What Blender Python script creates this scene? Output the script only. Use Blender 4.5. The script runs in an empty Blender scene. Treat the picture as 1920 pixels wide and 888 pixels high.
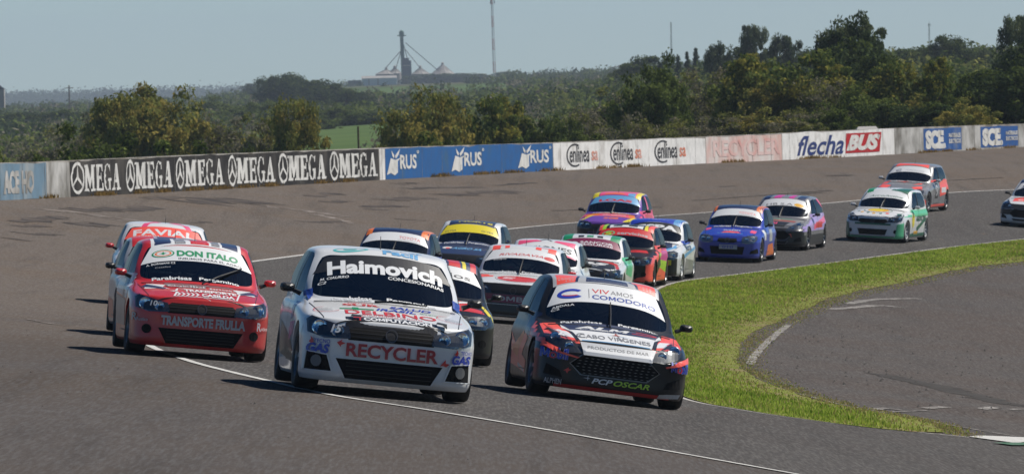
import bpy, bmesh, math, random
import numpy as np
from mathutils import Vector, Matrix
from mathutils.bvhtree import BVHTree
from mathutils.geometry import delaunay_2d_cdt

random.seed(7)
RNG = np.random.default_rng(11)
S = bpy.context.scene
COL = S.collection
rad = math.radians

# ------------------------------------------------------------------ camera
F = 16000.0                      # focal length in photo pixels (1920 wide)
CX, CY = 960.0, 444.0
PITCH = 286.0 / F                # horizon runs above the centre
ROLL = rad(-1.55)
cam_d = bpy.data.cameras.new('camera')
cam_d.sensor_width = 36.0
cam_d.lens = F / 1920 * 36.0
cam_d.clip_start = 1.0
cam_d.clip_end = 40000.0
cam_d.dof.use_dof = True
cam_d.dof.focus_distance = 86.0
cam_d.dof.aperture_fstop = 20.0
cam = bpy.data.objects.new('camera', cam_d)
COL.objects.link(cam)
fwd = Vector((0, math.cos(PITCH), -math.sin(PITCH)))
right = Vector((1, 0, 0))
up = right.cross(fwd)
up2 = up * math.cos(ROLL) - right * math.sin(ROLL)
right2 = right * math.cos(ROLL) + up * math.sin(ROLL)
cam.matrix_world = Matrix(((right2.x, up2.x, -fwd.x, 0), (right2.y, up2.y, -fwd.y, 0),
                           (right2.z, up2.z, -fwd.z, 0), (0, 0, 0, 1)))
S.camera = cam

def at(px, py, D):
    """world point seen at photo pixel px, py at forward distance D"""
    return (fwd + right2 * ((px - CX) / F) - up2 * ((py - CY) / F)) * D

# ------------------------------------------------------------------ light
SUN_DIR = Vector((0.86, 0.42, 1.22)).normalized()
w = bpy.data.worlds.new('World'); S.world = w; w.use_nodes = True
nt = w.node_tree
bg = nt.nodes['Background']
sky = nt.nodes.new('ShaderNodeTexSky')
sky.sky_type = 'NISHITA'; sky.sun_disc = False
sky.sun_elevation = math.asin(SUN_DIR.z)
sky.sun_rotation = math.atan2(SUN_DIR.x, SUN_DIR.y)
sky.altitude = 50; sky.air_density = 1.0; sky.dust_density = 0.4; sky.ozone_density = 2.5
tcw = nt.nodes.new('ShaderNodeTexCoord'); va = nt.nodes.new('ShaderNodeVectorMath'); va.operation = 'ADD'; va.inputs[1].default_value = (0, 0, .05)
nt.links.new(tcw.outputs['Generated'], va.inputs[0]); nt.links.new(va.outputs[0], sky.inputs[0])
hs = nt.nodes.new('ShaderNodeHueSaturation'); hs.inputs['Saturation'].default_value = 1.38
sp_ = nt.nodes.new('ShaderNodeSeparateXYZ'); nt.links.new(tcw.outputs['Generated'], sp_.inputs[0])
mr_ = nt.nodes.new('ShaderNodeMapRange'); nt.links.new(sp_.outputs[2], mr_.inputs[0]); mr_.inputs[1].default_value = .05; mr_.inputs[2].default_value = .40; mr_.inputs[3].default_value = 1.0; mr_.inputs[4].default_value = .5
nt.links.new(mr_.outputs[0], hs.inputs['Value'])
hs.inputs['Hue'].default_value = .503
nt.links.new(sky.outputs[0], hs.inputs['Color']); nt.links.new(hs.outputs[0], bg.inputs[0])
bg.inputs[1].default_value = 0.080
sl = bpy.data.lights.new('sun', 'SUN'); sl.energy = 5.0; sl.angle = rad(0.5); sl.color = (1, 0.95, 0.87)
so = bpy.data.objects.new('sun', sl); COL.objects.link(so)
so.rotation_euler = SUN_DIR.to_track_quat('Z', 'Y').to_euler()
S.view_settings.view_transform = 'Standard'; S.view_settings.look = 'None'
S.view_settings.exposure = 0.10; S.view_settings.gamma = 1.0
S.view_settings.use_curve_mapping = False
S.cycles.volume_bounces = 0
S.cycles.max_bounces = 8
S.cycles.transparent_max_bounces = 16

# ------------------------------------------------------------------ materials
MATS = {}
def principled(name, col, rough=0.6, metal=0.0, spec=0.5, coat=0.0):
    m = bpy.data.materials.new(name); m.use_nodes = True
    b = m.node_tree.nodes['Principled BSDF']
    b.inputs['Base Color'].default_value = (*col, 1)
    b.inputs['Roughness'].default_value = rough
    b.inputs['Metallic'].default_value = metal
    b.inputs['Specular IOR Level'].default_value = spec
    b.inputs['Coat Weight'].default_value = coat
    b.inputs['Coat Roughness'].default_value = 0.06
    return m

def N(m, kind, **kw):
    n = m.node_tree.nodes.new(kind)
    for k, v in kw.items():
        if k in n.inputs: n.inputs[k].default_value = v
        else: setattr(n, k, v)
    return n
def L(m, a, b): m.node_tree.links.new(a, b)

def noisy(name, c1, c2, scale, rough=0.9, bump=0.0, bscale=None, detail=6, lo=0.35, hi=0.65, c3=None, scale3=1.0,
          coord='Object', stretch=None, lo3=.5, hi3=.62):
    """two-tone noise material, optional third large-scale tone, optional bump"""
    m = principled(name, c1, rough, spec=.08)
    b = m.node_tree.nodes['Principled BSDF']
    tc = N(m, 'ShaderNodeTexCoord')
    src = tc.outputs[coord]
    if stretch:
        mp = N(m, 'ShaderNodeMapping'); mp.inputs['Scale'].default_value = stretch
        L(m, src, mp.inputs[0]); src = mp.outputs[0]
    n1 = N(m, 'ShaderNodeTexNoise', Scale=scale, Detail=detail); L(m, src, n1.inputs['Vector'])
    r = N(m, 'ShaderNodeValToRGB'); L(m, n1.outputs[0], r.inputs[0])
    r.color_ramp.elements[0].position = lo; r.color_ramp.elements[1].position = hi
    r.color_ramp.elements[0].color = (*c1, 1); r.color_ramp.elements[1].color = (*c2, 1)
    out = r.outputs[0]
    if c3:
        n3 = N(m, 'ShaderNodeTexNoise', Scale=scale3, Detail=4.0); L(m, src, n3.inputs['Vector'])
        r3 = N(m, 'ShaderNodeValToRGB'); L(m, n3.outputs[0], r3.inputs[0])
        r3.color_ramp.elements[0].position = lo3; r3.color_ramp.elements[1].position = hi3
        mx = N(m, 'ShaderNodeMix', data_type='RGBA'); L(m, r3.outputs[0], mx.inputs[0])
        L(m, out, mx.inputs[6]); mx.inputs[7].default_value = (*c3, 1); out = mx.outputs[2]
    L(m, out, b.inputs['Base Color'])
    if bump:
        nb = N(m, 'ShaderNodeTexNoise', Scale=bscale or scale * 3, Detail=5.0); L(m, tc.outputs[coord], nb.inputs['Vector'])
        bp = N(m, 'ShaderNodeBump', Strength=bump, Distance=0.02); L(m, nb.outputs[0], bp.inputs['Height'])
        L(m, bp.outputs[0], b.inputs['Normal'])
    return m

PAL = {  # linear albedo
    'white': (.72, .73, .74), 'black': (.012, .012, .014), 'red': (.58, .02, .02), 'blue': (.02, .06, .32), 'navy': (.015, .03, .09),
    'green': (.01, .25, .10), 'yellow': (.75, .62, .02), 'orange': (.75, .17, .02), 'pink': (.80, .08, .20), 'grey': (.22, .22, .23),
    'teal': (.08, .45, .46), 'sky': (.12, .35, .62), 'maroon': (.20, .01, .06), 'lime': (.38, .62, .03), 'magenta': (.6, .03, .28),
    'purple': (.15, .05, .35), 'darkred': (.30, .012, .012), 'silver': (.42, .43, .45), 'gold': (.8, .42, .02), 'fluor': (.9, .10, .07),
    'royal': (.02, .05, .42), 'mint': (.10, .5, .25), 'lilac': (.4, .3, .6), 'rust': (.35, .06, .03), 'brick': (.36, .015, .03), 'dgreen': (.01, .12, .07)}
def paint(c):
    k = 'paint_' + c
    if k not in MATS:
        col = PAL[c]
        m = principled(k, col, 0.38, coat=0.55 if max(col) > .1 else .12, spec=.5 if max(col) > .1 else .3)
        b = m.node_tree.nodes['Principled BSDF']
        # road dust settling on the lower body
        tc = N(m, 'ShaderNodeTexCoord'); n = N(m, 'ShaderNodeTexNoise', Scale=5.0, Detail=6.0); L(m, tc.outputs['Object'], n.inputs['Vector'])
        sx = N(m, 'ShaderNodeSeparateXYZ'); L(m, tc.outputs['Object'], sx.inputs[0])
        mr = N(m, 'ShaderNodeMapRange'); L(m, sx.outputs[2], mr.inputs[0])
        mr.inputs[1].default_value = 0.75; mr.inputs[2].default_value = 0.1; mr.inputs[3].default_value = 0.05; mr.inputs[4].default_value = 0.42 if max(col) > .1 else .16
        mu = N(m, 'ShaderNodeMath', operation='MULTIPLY'); L(m, mr.outputs[0], mu.inputs[0]); L(m, n.outputs[0], mu.inputs[1])
        mx = N(m, 'ShaderNodeMix', data_type='RGBA'); L(m, mu.outputs[0], mx.inputs[0])
        mx.inputs[6].default_value = (*col, 1); mx.inputs[7].default_value = (.11, .095, .08, 1)
        L(m, mx.outputs[2], b.inputs['Base Color'])
        mr2 = N(m, 'ShaderNodeMath', operation='MULTIPLY_ADD'); L(m, mu.outputs[0], mr2.inputs[0]); mr2.inputs[1].default_value = 1.1; mr2.inputs[2].default_value = 0.30
        L(m, mr2.outputs[0], b.inputs['Roughness'])
        MATS[k] = m
    return MATS[k]
def decal(c):
    k = 'vinyl_' + c
    if k not in MATS: MATS[k] = principled(k, PAL[c], 0.4, coat=0.3)
    return MATS[k]
def M_(k, *a, **kw):
    if k not in MATS: MATS[k] = principled(k, *a, **kw)
    return MATS[k]
rubber = lambda: M_('tyre_rubber', (.022, .021, .02), 0.75)
plastic = lambda: M_('black_plastic', (.012, .012, .013), 0.45)
mesh_blk = lambda: M_('intake_mesh', (.006, .006, .007), 0.8, spec=.2)
chrome = lambda: M_('reflector', (.8, .82, .85), 0.12, metal=1.0)
rimm = lambda: M_('rim_metal', (.25, .25, .26), 0.35, metal=.7)
def glass(name='car_glass', tint=(.10, .12, .13), base=.10):
    if name in MATS: return MATS[name]
    m = bpy.data.materials.new(name); m.use_nodes = True
    t = m.node_tree; t.nodes.clear()
    o = t.nodes.new('ShaderNodeOutputMaterial')
    tr = t.nodes.new('ShaderNodeBsdfTransparent'); tr.inputs[0].default_value = (*tint, 1)
    gl = t.nodes.new('ShaderNodeBsdfGlossy'); gl.inputs['Roughness'].default_value = .04; gl.inputs[0].default_value = (.9, .95, 1, 1)
    fr = t.nodes.new('ShaderNodeFresnel'); fr.inputs[0].default_value = 1.5
    ad = t.nodes.new('ShaderNodeMath'); ad.operation = 'MULTIPLY_ADD'; ad.inputs[1].default_value = .30; ad.inputs[2].default_value = base
    mx = t.nodes.new('ShaderNodeMixShader')
    t.links.new(fr.outputs[0], ad.inputs[0]); t.links.new(ad.outputs[0], mx.inputs[0])
    t.links.new(tr.outputs[0], mx.inputs[1]); t.links.new(gl.outputs[0], mx.inputs[2]); t.links.new(mx.outputs[0], o.inputs[0])
    MATS[name] = m
    return m

# ------------------------------------------------------------------ object helpers
def tag(o, label=None, cat=None, group=None, kind=None):
    if label: o['label'] = label
    if cat: o['category'] = cat
    if group: o['group'] = group
    if kind: o['kind'] = kind
    return o
def link(name, me, parent=None):
    o = bpy.data.objects.new(name, me); COL.objects.link(o)
    if parent is not None: o.parent = parent
    return o
def empty(name, loc=(0, 0, 0), parent=None):
    o = bpy.data.objects.new(name, None); COL.objects.link(o); o.location = loc
    o.empty_display_size = .2
    if parent is not None: o.parent = parent
    return o
def mesh(name, vs, fs, mats=(), smooth=False, midx=None):
    me = bpy.data.meshes.new(name)
    me.from_pydata([tuple(v) for v in vs], [], fs)
    for m in mats: me.materials.append(m)
    if midx: me.polygons.foreach_set('material_index', midx)
    if smooth: me.polygons.foreach_set('use_smooth', [True] * len(me.polygons))
    me.update()
    return me

class MB:
    """collects primitives into one mesh"""
    def __init__(s): s.v = []; s.f = []; s.m = []; s.mats = []
    def mi(s, mat):
        if mat not in s.mats: s.mats.append(mat)
        return s.mats.index(mat)
    def add(s, vs, fs, mat):
        k = len(s.v); i = s.mi(mat)
        s.v += [tuple(v) for v in vs]; s.f += [tuple(a + k for a in f) for f in fs]; s.m += [i] * len(fs)
    def box(s, c, d, mat, M=None):
        x, y, z = d[0] / 2, d[1] / 2, d[2] / 2
        vs = [Vector((a * x, b * y, e * z)) for a in (-1, 1) for b in (-1, 1) for e in (-1, 1)]
        if M: vs = [M @ v for v in vs]
        vs = [v + Vector(c) for v in vs]
        s.add(vs, [(0, 1, 3, 2), (4, 6, 7, 5), (0, 4, 5, 1), (2, 3, 7, 6), (0, 2, 6, 4), (1, 5, 7, 3)], mat)
    def tube(s, pts, r, mat, n=8, cap=True):
        pts = [Vector(p) for p in pts]
        rs = r if isinstance(r, (list, tuple)) else [r] * len(pts)
        rings = []
        for i, p in enumerate(pts):
            d = (pts[min(i + 1, len(pts) - 1)] - pts[max(i - 1, 0)]).normalized()
            a = d.orthogonal().normalized(); b = d.cross(a)
            rings.append([p + (a * math.cos(2 * math.pi * k / n) + b * math.sin(2 * math.pi * k / n)) * rs[i] for k in range(n)])
        vs = [v for r_ in rings for v in r_]
        fs = [(i * n + k, i * n + (k + 1) % n, (i + 1) * n + (k + 1) % n, (i + 1) * n + k) for i in range(len(pts) - 1) for k in range(n)]
        if cap: fs += [tuple(range(n))[::-1], tuple((len(pts) - 1) * n + k for k in range(n))]
        s.add(vs, fs, mat)
    def lathe(s, prof, mat, axis='z', c=(0, 0, 0), n=24, cap=False):
        vs = []; c = Vector(c)
        for (r, h) in prof:
            for k in range(n):
                a = 2 * math.pi * k / n; p = (r * math.cos(a), r * math.sin(a))
                v = Vector((p[0], p[1], h)) if axis == 'z' else Vector((p[0], h, p[1])) if axis == 'y' else Vector((h, p[0], p[1]))
                vs.append(v + c)
        fs = [(i * n + k, i * n + (k + 1) % n, (i + 1) * n + (k + 1) % n, (i + 1) * n + k) for i in range(len(prof) - 1) for k in range(n)]
        if cap: fs += [tuple(range(n)), tuple((len(prof) - 1) * n + k for k in range(n))]
        s.add(vs, fs, mat)
    def sphere(s, c, r, mat, n=12, sc=(1, 1, 1)):
        vs = []; fs = []; c = Vector(c)
        for i in range(n // 2 + 1):
            th = math.pi * i / (n // 2)
            for k in range(n):
                a = 2 * math.pi * k / n
                vs.append(c + Vector((r * sc[0] * math.sin(th) * math.cos(a), r * sc[1] * math.sin(th) * math.sin(a), r * sc[2] * math.cos(th))))
        for i in range(n // 2):
            for k in range(n): fs.append((i * n + k, (i + 1) * n + k, (i + 1) * n + (k + 1) % n, i * n + (k + 1) % n))
        s.add(vs, fs, mat)
    def me(s, name, smooth=False): return mesh(name, s.v, s.f, s.mats, smooth, s.m)
    def build(s, name, parent=None, smooth=False): return link(name, s.me(name, smooth), parent)

# ------------------------------------------------------------------ the ground surface
# control points: photo pixel and pixels-per-metre there
GP = [(720, 738, 198), (1140, 752, 166), (370, 668, 162), (330, 638, 142), (305, 574, 116), (735, 560, 94), (880, 533, 85), (850, 675, 131), (965, 607, 108),
      (1025, 580, 94), (1115, 562, 90), (1190, 535, 82), (1250, 518, 77), (1145, 466, 71), (1385, 490, 75), (1480, 468, 71.5), (1655, 452, 69), (1715, 396, 62),
      (1895, 425, 64),
      (960, 888, 250), (200, 888, 262), (1700, 888, 203), (1500, 650, 103), (1900, 480, 68), (1900, 820, 152), (1300, 600, 100), (1450, 790, 172)]
def wallXD(t): return (-13.2 + .13 * t + .00066 * t * t, 219 + t)
for t in (-20, 0, 30, 60, 90, 120, 151, 180):
    X, D = wallXD(t); px = 960 + F * X / D
    base = np.interp(px, [-200, 0, 130, 300, 500, 718, 1040, 1325, 1500, 1735, 1920, 2200], [389, 378, 371, 360, 347, 335, 322, 308, 298, 287, 276, 262])
    GP.append((px, float(base), F / D))
P_ = np.array([tuple(at(a, b, F / c)) for a, b, c in GP])
LS = np.array([14.0, 75.0])
def kern(A, B):
    d = (A[:, None, :2] - B[None, :, :2]) / LS
    return np.exp(-.5 * (d ** 2).sum(-1))
Am = np.c_[np.ones(len(P_)), P_[:, 0], P_[:, 1]]
cm = np.linalg.lstsq(Am, P_[:, 2], rcond=None)[0]
res = P_[:, 2] - Am @ cm
wt = np.linalg.solve(kern(P_, P_) + np.eye(len(P_)) * .006, res)
def Gn(X, Y):
    X = np.atleast_1d(np.asarray(X, float)); Y = np.atleast_1d(np.asarray(Y, float))
    Q = np.c_[X, Y]
    return cm[0] + cm[1] * X + cm[2] * Y + kern(Q, P_) @ wt
def G(x, y): return float(Gn(x, y)[0])
def onG(px, py, d0=52.0, d1=460.0, off=0.0):
    """point of the track surface seen at a photo pixel"""
    r = at(px, py, 1.0)
    ds = np.linspace(d0, d1, 700)
    h = r.z * ds - (Gn(r.x * ds, r.y * ds) + off)
    k = np.where(h < 0)[0]
    if len(k) == 0 or k[0] == 0: D = d1 if len(k) == 0 else d0
    else:
        i = k[0]; D = ds[i - 1] + (ds[i] - ds[i - 1]) * h[i - 1] / (h[i - 1] - h[i])
    p = r * D
    return Vector((p.x, p.y, G(p.x, p.y) + off))
def normalG(x, y, e=.8):
    return Vector((-(G(x + e, y) - G(x - e, y)) / (2 * e), -(G(x, y + e) - G(x, y - e)) / (2 * e), 1)).normalized()
def spline(pts, n):
    """dense catmull-rom through points (any dimension)"""
    P = np.array([tuple(p) for p in pts], float); out = []
    for i in range(len(P) - 1):
        p0, p1, p2, p3 = P[max(i - 1, 0)], P[i], P[i + 1], P[min(i + 2, len(P) - 1)]
        for t in np.linspace(0, 1, n, endpoint=False):
            out.append(.5 * ((2 * p1) + (-p0 + p2) * t + (2 * p0 - 5 * p1 + 4 * p2 - p3) * t * t + (-p0 + 3 * p1 - 3 * p2 + p3) * t ** 3))
    out.append(P[-1]); return np.array(out)
# ================================================================== SETTING
def sheet(name, poly, off, mat, cell=3.0, hfun=None, kind='structure', parent=None, smooth=True):
    """poly = list of (x, y) in the world; draped over the ground surface"""
    P = np.array(poly)
    x0, y0 = P.min(0); x1, y1 = P.max(0)
    gx = np.arange(x0 + cell / 2, x1, cell * .5); gy = np.arange(y0 + cell / 2, y1, cell)
    X, Y = np.meshgrid(gx, gy); pts = np.c_[X.ravel(), Y.ravel()]
    inside = np.zeros(len(pts), bool); n = len(P)
    mind = np.full(len(pts), 1e9)
    for i in range(n):
        a, b = P[i], P[(i + 1) % n]
        c = (a[1] > pts[:, 1]) != (b[1] > pts[:, 1])
        with np.errstate(divide='ignore', invalid='ignore'):
            xi = (b[0] - a[0]) * (pts[:, 1] - a[1]) / (b[1] - a[1]) + a[0]
        inside ^= c & (pts[:, 0] < xi)
        d = b - a; t = np.clip(((pts - a) @ d) / max(d @ d, 1e-9), 0, 1)
        mind = np.minimum(mind, np.hypot(*(pts - a - t[:, None] * d).T))
    pts = pts[inside & (mind > cell * .12)]
    vs = [Vector(p) for p in P] + [Vector(p) for p in pts]
    r = delaunay_2d_cdt(vs, [], [list(range(n))], 1, 1e-5)
    V = np.array([tuple(v) for v in r[0]])
    Z = (hfun or Gn)(V[:, 0], V[:, 1]) + off
    me = mesh(name, np.c_[V, Z].tolist(), [tuple(f) for f in r[2]], [mat], smooth)
    if len(me.polygons) and sum(p.normal.z for p in me.polygons) < 0: me.flip_normals()
    o = link(name, me, parent)
    if kind: tag(o, kind=kind)
    return o

def px_poly(pts, n=6, close=False):
    w_ = [onG(a, b) for a, b in pts]
    w_ = [(p.x, p.y) for p in w_]
    return spline(w_, n)
def ribbon_poly(c, wd, jit=0.0):
    """polygon of a line c (N,2) widened sideways by wd metres"""
    c = np.asarray(c); t = np.gradient(c, axis=0); t /= np.linalg.norm(t, axis=1)[:, None]
    nrm = np.c_[-t[:, 1], t[:, 0]]
    a = wd / 2 * (1 + jit * RNG.normal(size=len(c)))[:, None]; b = wd / 2 * (1 + jit * RNG.normal(size=len(c)))[:, None]
    return c + nrm * a, c - nrm * b
def line_sheet(name, pts, wd, off, mat, n=10, jit=.06, pix=True):
    c = px_poly(pts, n) if pix else spline(pts, n)
    a, b = ribbon_poly(c, wd, jit)
    V = np.r_[a, b]; Z = Gn(V[:, 0], V[:, 1]) + off; m = len(a)
    fs = [(i, i + 1, m + i + 1, m + i) for i in range(m - 1)]
    me = mesh(name, np.c_[V, Z].tolist(), fs, [mat]);
    if sum(p.normal.z for p in me.polygons) < 0: me.flip_normals()
    return tag(link(name, me), kind='structure')

# the wall line and outline of the paved area
wall_c = np.array([wallXD(t) for t in np.linspace(-110, 260, 75)])
# asphalt materials: fine aggregate, long tyre marks, patches
def asphalt(name, c1, c2, c3, streak=True, c4=(.030, .029, .029), near=None):
    m = noisy(name, c1, c2, 20.0, rough=.92, bump=.6, bscale=40.0, detail=9, lo=.40, hi=.60, c3=c3, scale3=.16, lo3=.42, hi3=.66)
    b = m.node_tree.nodes['Principled BSDF']; b.inputs['Specular IOR Level'].default_value = .06
    src = b.inputs['Base Color'].links[0].from_socket
    geo = N(m, 'ShaderNodeNewGeometry')
    mp = N(m, 'ShaderNodeMapping'); mp.inputs['Scale'].default_value = (1.5, .055, 1); L(m, geo.outputs['Position'], mp.inputs[0])
    n = N(m, 'ShaderNodeTexNoise', Scale=1.3, Detail=5.0, Roughness=.62); L(m, mp.outputs[0], n.inputs['Vector'])
    r = N(m, 'ShaderNodeValToRGB'); L(m, n.outputs[0], r.inputs[0])
    r.color_ramp.elements[0].position = .50; r.color_ramp.elements[1].position = .72
    r.color_ramp.elements[1].color = (.32, .32, .32, 1) if streak else (.25, .25, .25, 1)
    mx = N(m, 'ShaderNodeMix', data_type='RGBA'); L(m, r.outputs[0], mx.inputs[0]); L(m, src, mx.inputs[6])
    mx.inputs[7].default_value = (*c4, 1)
    # pale grit
    mg = N(m, 'ShaderNodeMapping'); mg.inputs['Scale'].default_value = (1, .035, 1); L(m, geo.outputs['Position'], mg.inputs[0])
    v = N(m, 'ShaderNodeTexNoise', Scale=34.0, Detail=3.0); L(m, mg.outputs[0], v.inputs['Vector'])
    r2 = N(m, 'ShaderNodeValToRGB'); L(m, v.outputs[0], r2.inputs[0]); r2.color_ramp.elements[0].position = .44; r2.color_ramp.elements[1].position = .80
    r2.color_ramp.elements[1].color = (.42, .42, .42, 1)
    mx2 = N(m, 'ShaderNodeMix', data_type='RGBA'); L(m, r2.outputs[0], mx2.inputs[0]); L(m, mx.outputs[2], mx2.inputs[6]); mx2.inputs[7].default_value = (.22, .21, .20, 1)
    fin = mx2.outputs[2]
    if near:   # the older brown surface gives way to the greyer one towards the corner exit
        sp = N(m, 'ShaderNodeSeparateXYZ'); L(m, geo.outputs['Position'], sp.inputs[0])
        nn = N(m, 'ShaderNodeTexNoise', Scale=.12, Detail=3.0); L(m, geo.outputs['Position'], nn.inputs['Vector'])
        ma = N(m, 'ShaderNodeMath', operation='MULTIPLY_ADD'); L(m, nn.outputs[0], ma.inputs[0]); ma.inputs[1].default_value = 60; L(m, sp.outputs[1], ma.inputs[2])
        mr = N(m, 'ShaderNodeMapRange'); L(m, ma.outputs[0], mr.inputs[0]); mr.inputs[1].default_value = 122; mr.inputs[2].default_value = 172
        mr.interpolation_type = 'SMOOTHSTEP'
        tint = N(m, 'ShaderNodeMix', data_type='RGBA', blend_type='MULTIPLY'); tint.inputs[0].default_value = 1; L(m, fin, tint.inputs[6]); tint.inputs[7].default_value = (*near, 1)
        m3 = N(m, 'ShaderNodeMix', data_type='RGBA'); L(m, mr.outputs[0], m3.inputs[0]); L(m, tint.outputs[2], m3.inputs[6]); L(m, fin, m3.inputs[7]); fin = m3.outputs[2]
    L(m, fin, b.inputs['Base Color'])
    return m
asp_run = asphalt('asphalt_runoff', (0.095, 0.077, 0.066), (0.133, 0.111, 0.095), (0.114, 0.088, 0.069), near=(.72, .76, .82))
asp_trk = asphalt('asphalt_track', (0.055, 0.051, 0.049), (0.090, 0.084, 0.080), (0.069, 0.063, 0.060))
asp_in = asphalt('asphalt_infield', (0.059, 0.052, 0.050), (0.095, 0.085, 0.079), (0.076, 0.062, 0.055))

out = [tuple(p) for p in wall_c]
out += [(75, 480), (75, 50), (-30, 50), (-30, 110)]
sheet('runoff_asphalt', out, 0.0, asp_run, 3.0)

line1 = [(2150, 340), (2000, 350), (1920, 355), (1785, 361), (1540, 382), (1330, 398), (1180, 409), (1050, 420), (950, 430), (800, 447), (640, 468), (475, 490), (380, 506), (300, 530), (262, 555), (245, 590),
         (250, 620), (285, 650), (350, 675), (420, 694), (500, 713), (620, 740), (800, 768), (1040, 808), (1250, 845), (1490, 888), (1700, 925)]
line2 = [(2150, 420), (2000, 439), (1920, 448), (1760, 466), (1600, 487), (1400, 512), (1265, 530), (1215, 555), (1180, 590), (1165, 630), (1175, 670), (1215, 712), (1285, 748), (1400, 770), (1500, 785),
         (1600, 798), (1700, 808), (1920, 830), (2100, 850)]
c1 = px_poly(line1, 8); c2 = px_poly(line2, 8)
foot = [onG(*p) for p in ((2300, 900), (1900, 960), (1500, 975))]
trk = [tuple(p) for p in c1] + [(foot[2].x, foot[2].y), (foot[1].x, foot[1].y), (foot[0].x, foot[0].y)] + [tuple(p) for p in c2[::-1]]
sheet('track', trk, .004, asp_trk, 3.0)
white_line = noisy('line_paint', (.52, .51, .49), (.30, .29, .27), 9.0, rough=.8, lo=.5, hi=.75)
worn_line = noisy('worn_line_paint', (.33, .31, .29), (.12, .11, .10), 5.0, rough=.85, lo=.38, hi=.58)
line_sheet('outer_lane_line', line1, .105, .007, white_line, 12)
line_sheet('inner_lane_line', line2, .085, .007, noisy('edge_line_paint', (.42, .40, .37), (.17, .155, .14), 4.0, rough=.8, lo=.5, hi=.66), 12)

# infield pavement and grass verge
vin = [(2150, 470), (2000, 483), (1920, 490), (1800, 505), (1700, 528), (1600, 548), (1540, 566), (1480, 592), (1420, 620), (1388, 648), (1380, 680), (1415, 706), (1480, 733), (1560, 757), (1680, 779), (1750, 797), (1768, 812)]
cin = px_poly(vin, 6)
k2 = px_poly(line2[:-2], 6)
infield = [tuple(p) for p in cin] + [tuple((onG(a, b).x, onG(a, b).y)) for a, b in ((1800, 819), (1920, 830), (2300, 870))] + [(75, 120), (75, 300)]
sheet('infield_pavement', infield, .004, asp_in, 3.0)
e2 = px_poly(line2[:-1], 6)
gpoly = [tuple(p) for p in e2[:-4]] + [tuple(p) for p in cin[::-1]]
# ragged turf edge
cin_r = cin + RNG.normal(size=cin.shape) * np.array([.03, .25])
gpoly = [tuple(p) for p in k2 + np.array([.10, 0])] + [tuple(p) for p in cin_r[::-1]]
soil = noisy('verge_turf', (.13, .155, .03), (.19, .20, .05), 2.2, rough=1, lo=.35, hi=.7, c3=(.20, .155, .085), scale3=.5, lo3=.55, hi3=.7)
sheet('verge_ground', gpoly, .010, soil, 2.5)

# grass blades
def in_poly(P, pts):
    P = np.array(P); ins = np.zeros(len(pts), bool); n = len(P)
    for i in range(n):
        a, b = P[i], P[(i + 1) % n]
        c = (a[1] > pts[:, 1]) != (b[1] > pts[:, 1])
        with np.errstate(divide='ignore', invalid='ignore'):
            xi = (b[0] - a[0]) * (pts[:, 1] - a[1]) / (b[1] - a[1]) + a[0]
        ins ^= c & (pts[:, 0] < xi)
    return ins
def np_mesh(name, V, FI, nper, mats, midx=None):
    me = bpy.data.meshes.new(name)
    me.vertices.add(len(V)); me.vertices.foreach_set('co', np.asarray(V, np.float32).ravel())
    me.loops.add(FI.size); me.loops.foreach_set('vertex_index', FI.ravel().astype(np.int32))
    nf = FI.shape[0]; me.polygons.add(nf)
    me.polygons.foreach_set('loop_start', np.arange(nf, dtype=np.int32) * nper)
    if midx is not None: me.polygons.foreach_set('material_index', midx.astype(np.int32))
    for m in mats: me.materials.append(m)
    me.update(calc_edges=True); me.validate()
    return me
def dist_to(c, pts):
    best = np.full(len(pts), 1e9)
    for i in range(len(c) - 1):
        a, b = c[i], c[i + 1]; d = b - a; t = np.clip(((pts - a) @ d) / max(d @ d, 1e-9), 0, 1)
        best = np.minimum(best, np.hypot(*(pts - a - t[:, None] * d).T))
    return best
def foliage_mat(name, c1, c2, trans=.25, scale=3.0, rand=.3, hue=0.0):
    m = bpy.data.materials.new(name); m.use_nodes = True
    t = m.node_tree; t.nodes.clear()
    o = t.nodes.new('ShaderNodeOutputMaterial'); d = t.nodes.new('ShaderNodeBsdfDiffuse'); tr = t.nodes.new('ShaderNodeBsdfTranslucent')
    mx = t.nodes.new('ShaderNodeMixShader'); mx.inputs[0].default_value = trans
    g = t.nodes.new('ShaderNodeNewGeometry'); n = t.nodes.new('ShaderNodeTexNoise'); n.inputs['Scale'].default_value = scale; n.inputs['Detail'].default_value = 3
    t.links.new(g.outputs['Position'], n.inputs['Vector'])
    ad = t.nodes.new('ShaderNodeMath'); ad.operation = 'MULTIPLY_ADD'; ad.inputs[1].default_value = .5; t.links.new(g.outputs['Random Per Island'], ad.inputs[0]); t.links.new(n.outputs[0], ad.inputs[2])
    r = t.nodes.new('ShaderNodeValToRGB'); r.color_ramp.elements[0].position = .45; r.color_ramp.elements[1].position = 1.0
    r.color_ramp.elements[0].color = (*c1, 1); r.color_ramp.elements[1].color = (*c2, 1)
    t.links.new(ad.outputs[0], r.inputs[0])
    t.links.new(r.outputs[0], d.inputs[0]); t.links.new(r.outputs[0], tr.inputs[0])
    t.links.new(d.outputs[0], mx.inputs[1]); t.links.new(tr.outputs[0], mx.inputs[2]); t.links.new(mx.outputs[0], o.inputs[0])
    return m
gp = np.array(gpoly)
x0, y0 = gp.min(0); x1, y1 = gp.max(0)
NB = 620000
pts = np.c_[RNG.uniform(x0, min(x1, 19), NB), RNG.uniform(y0, min(y1, 265), NB)]
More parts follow.
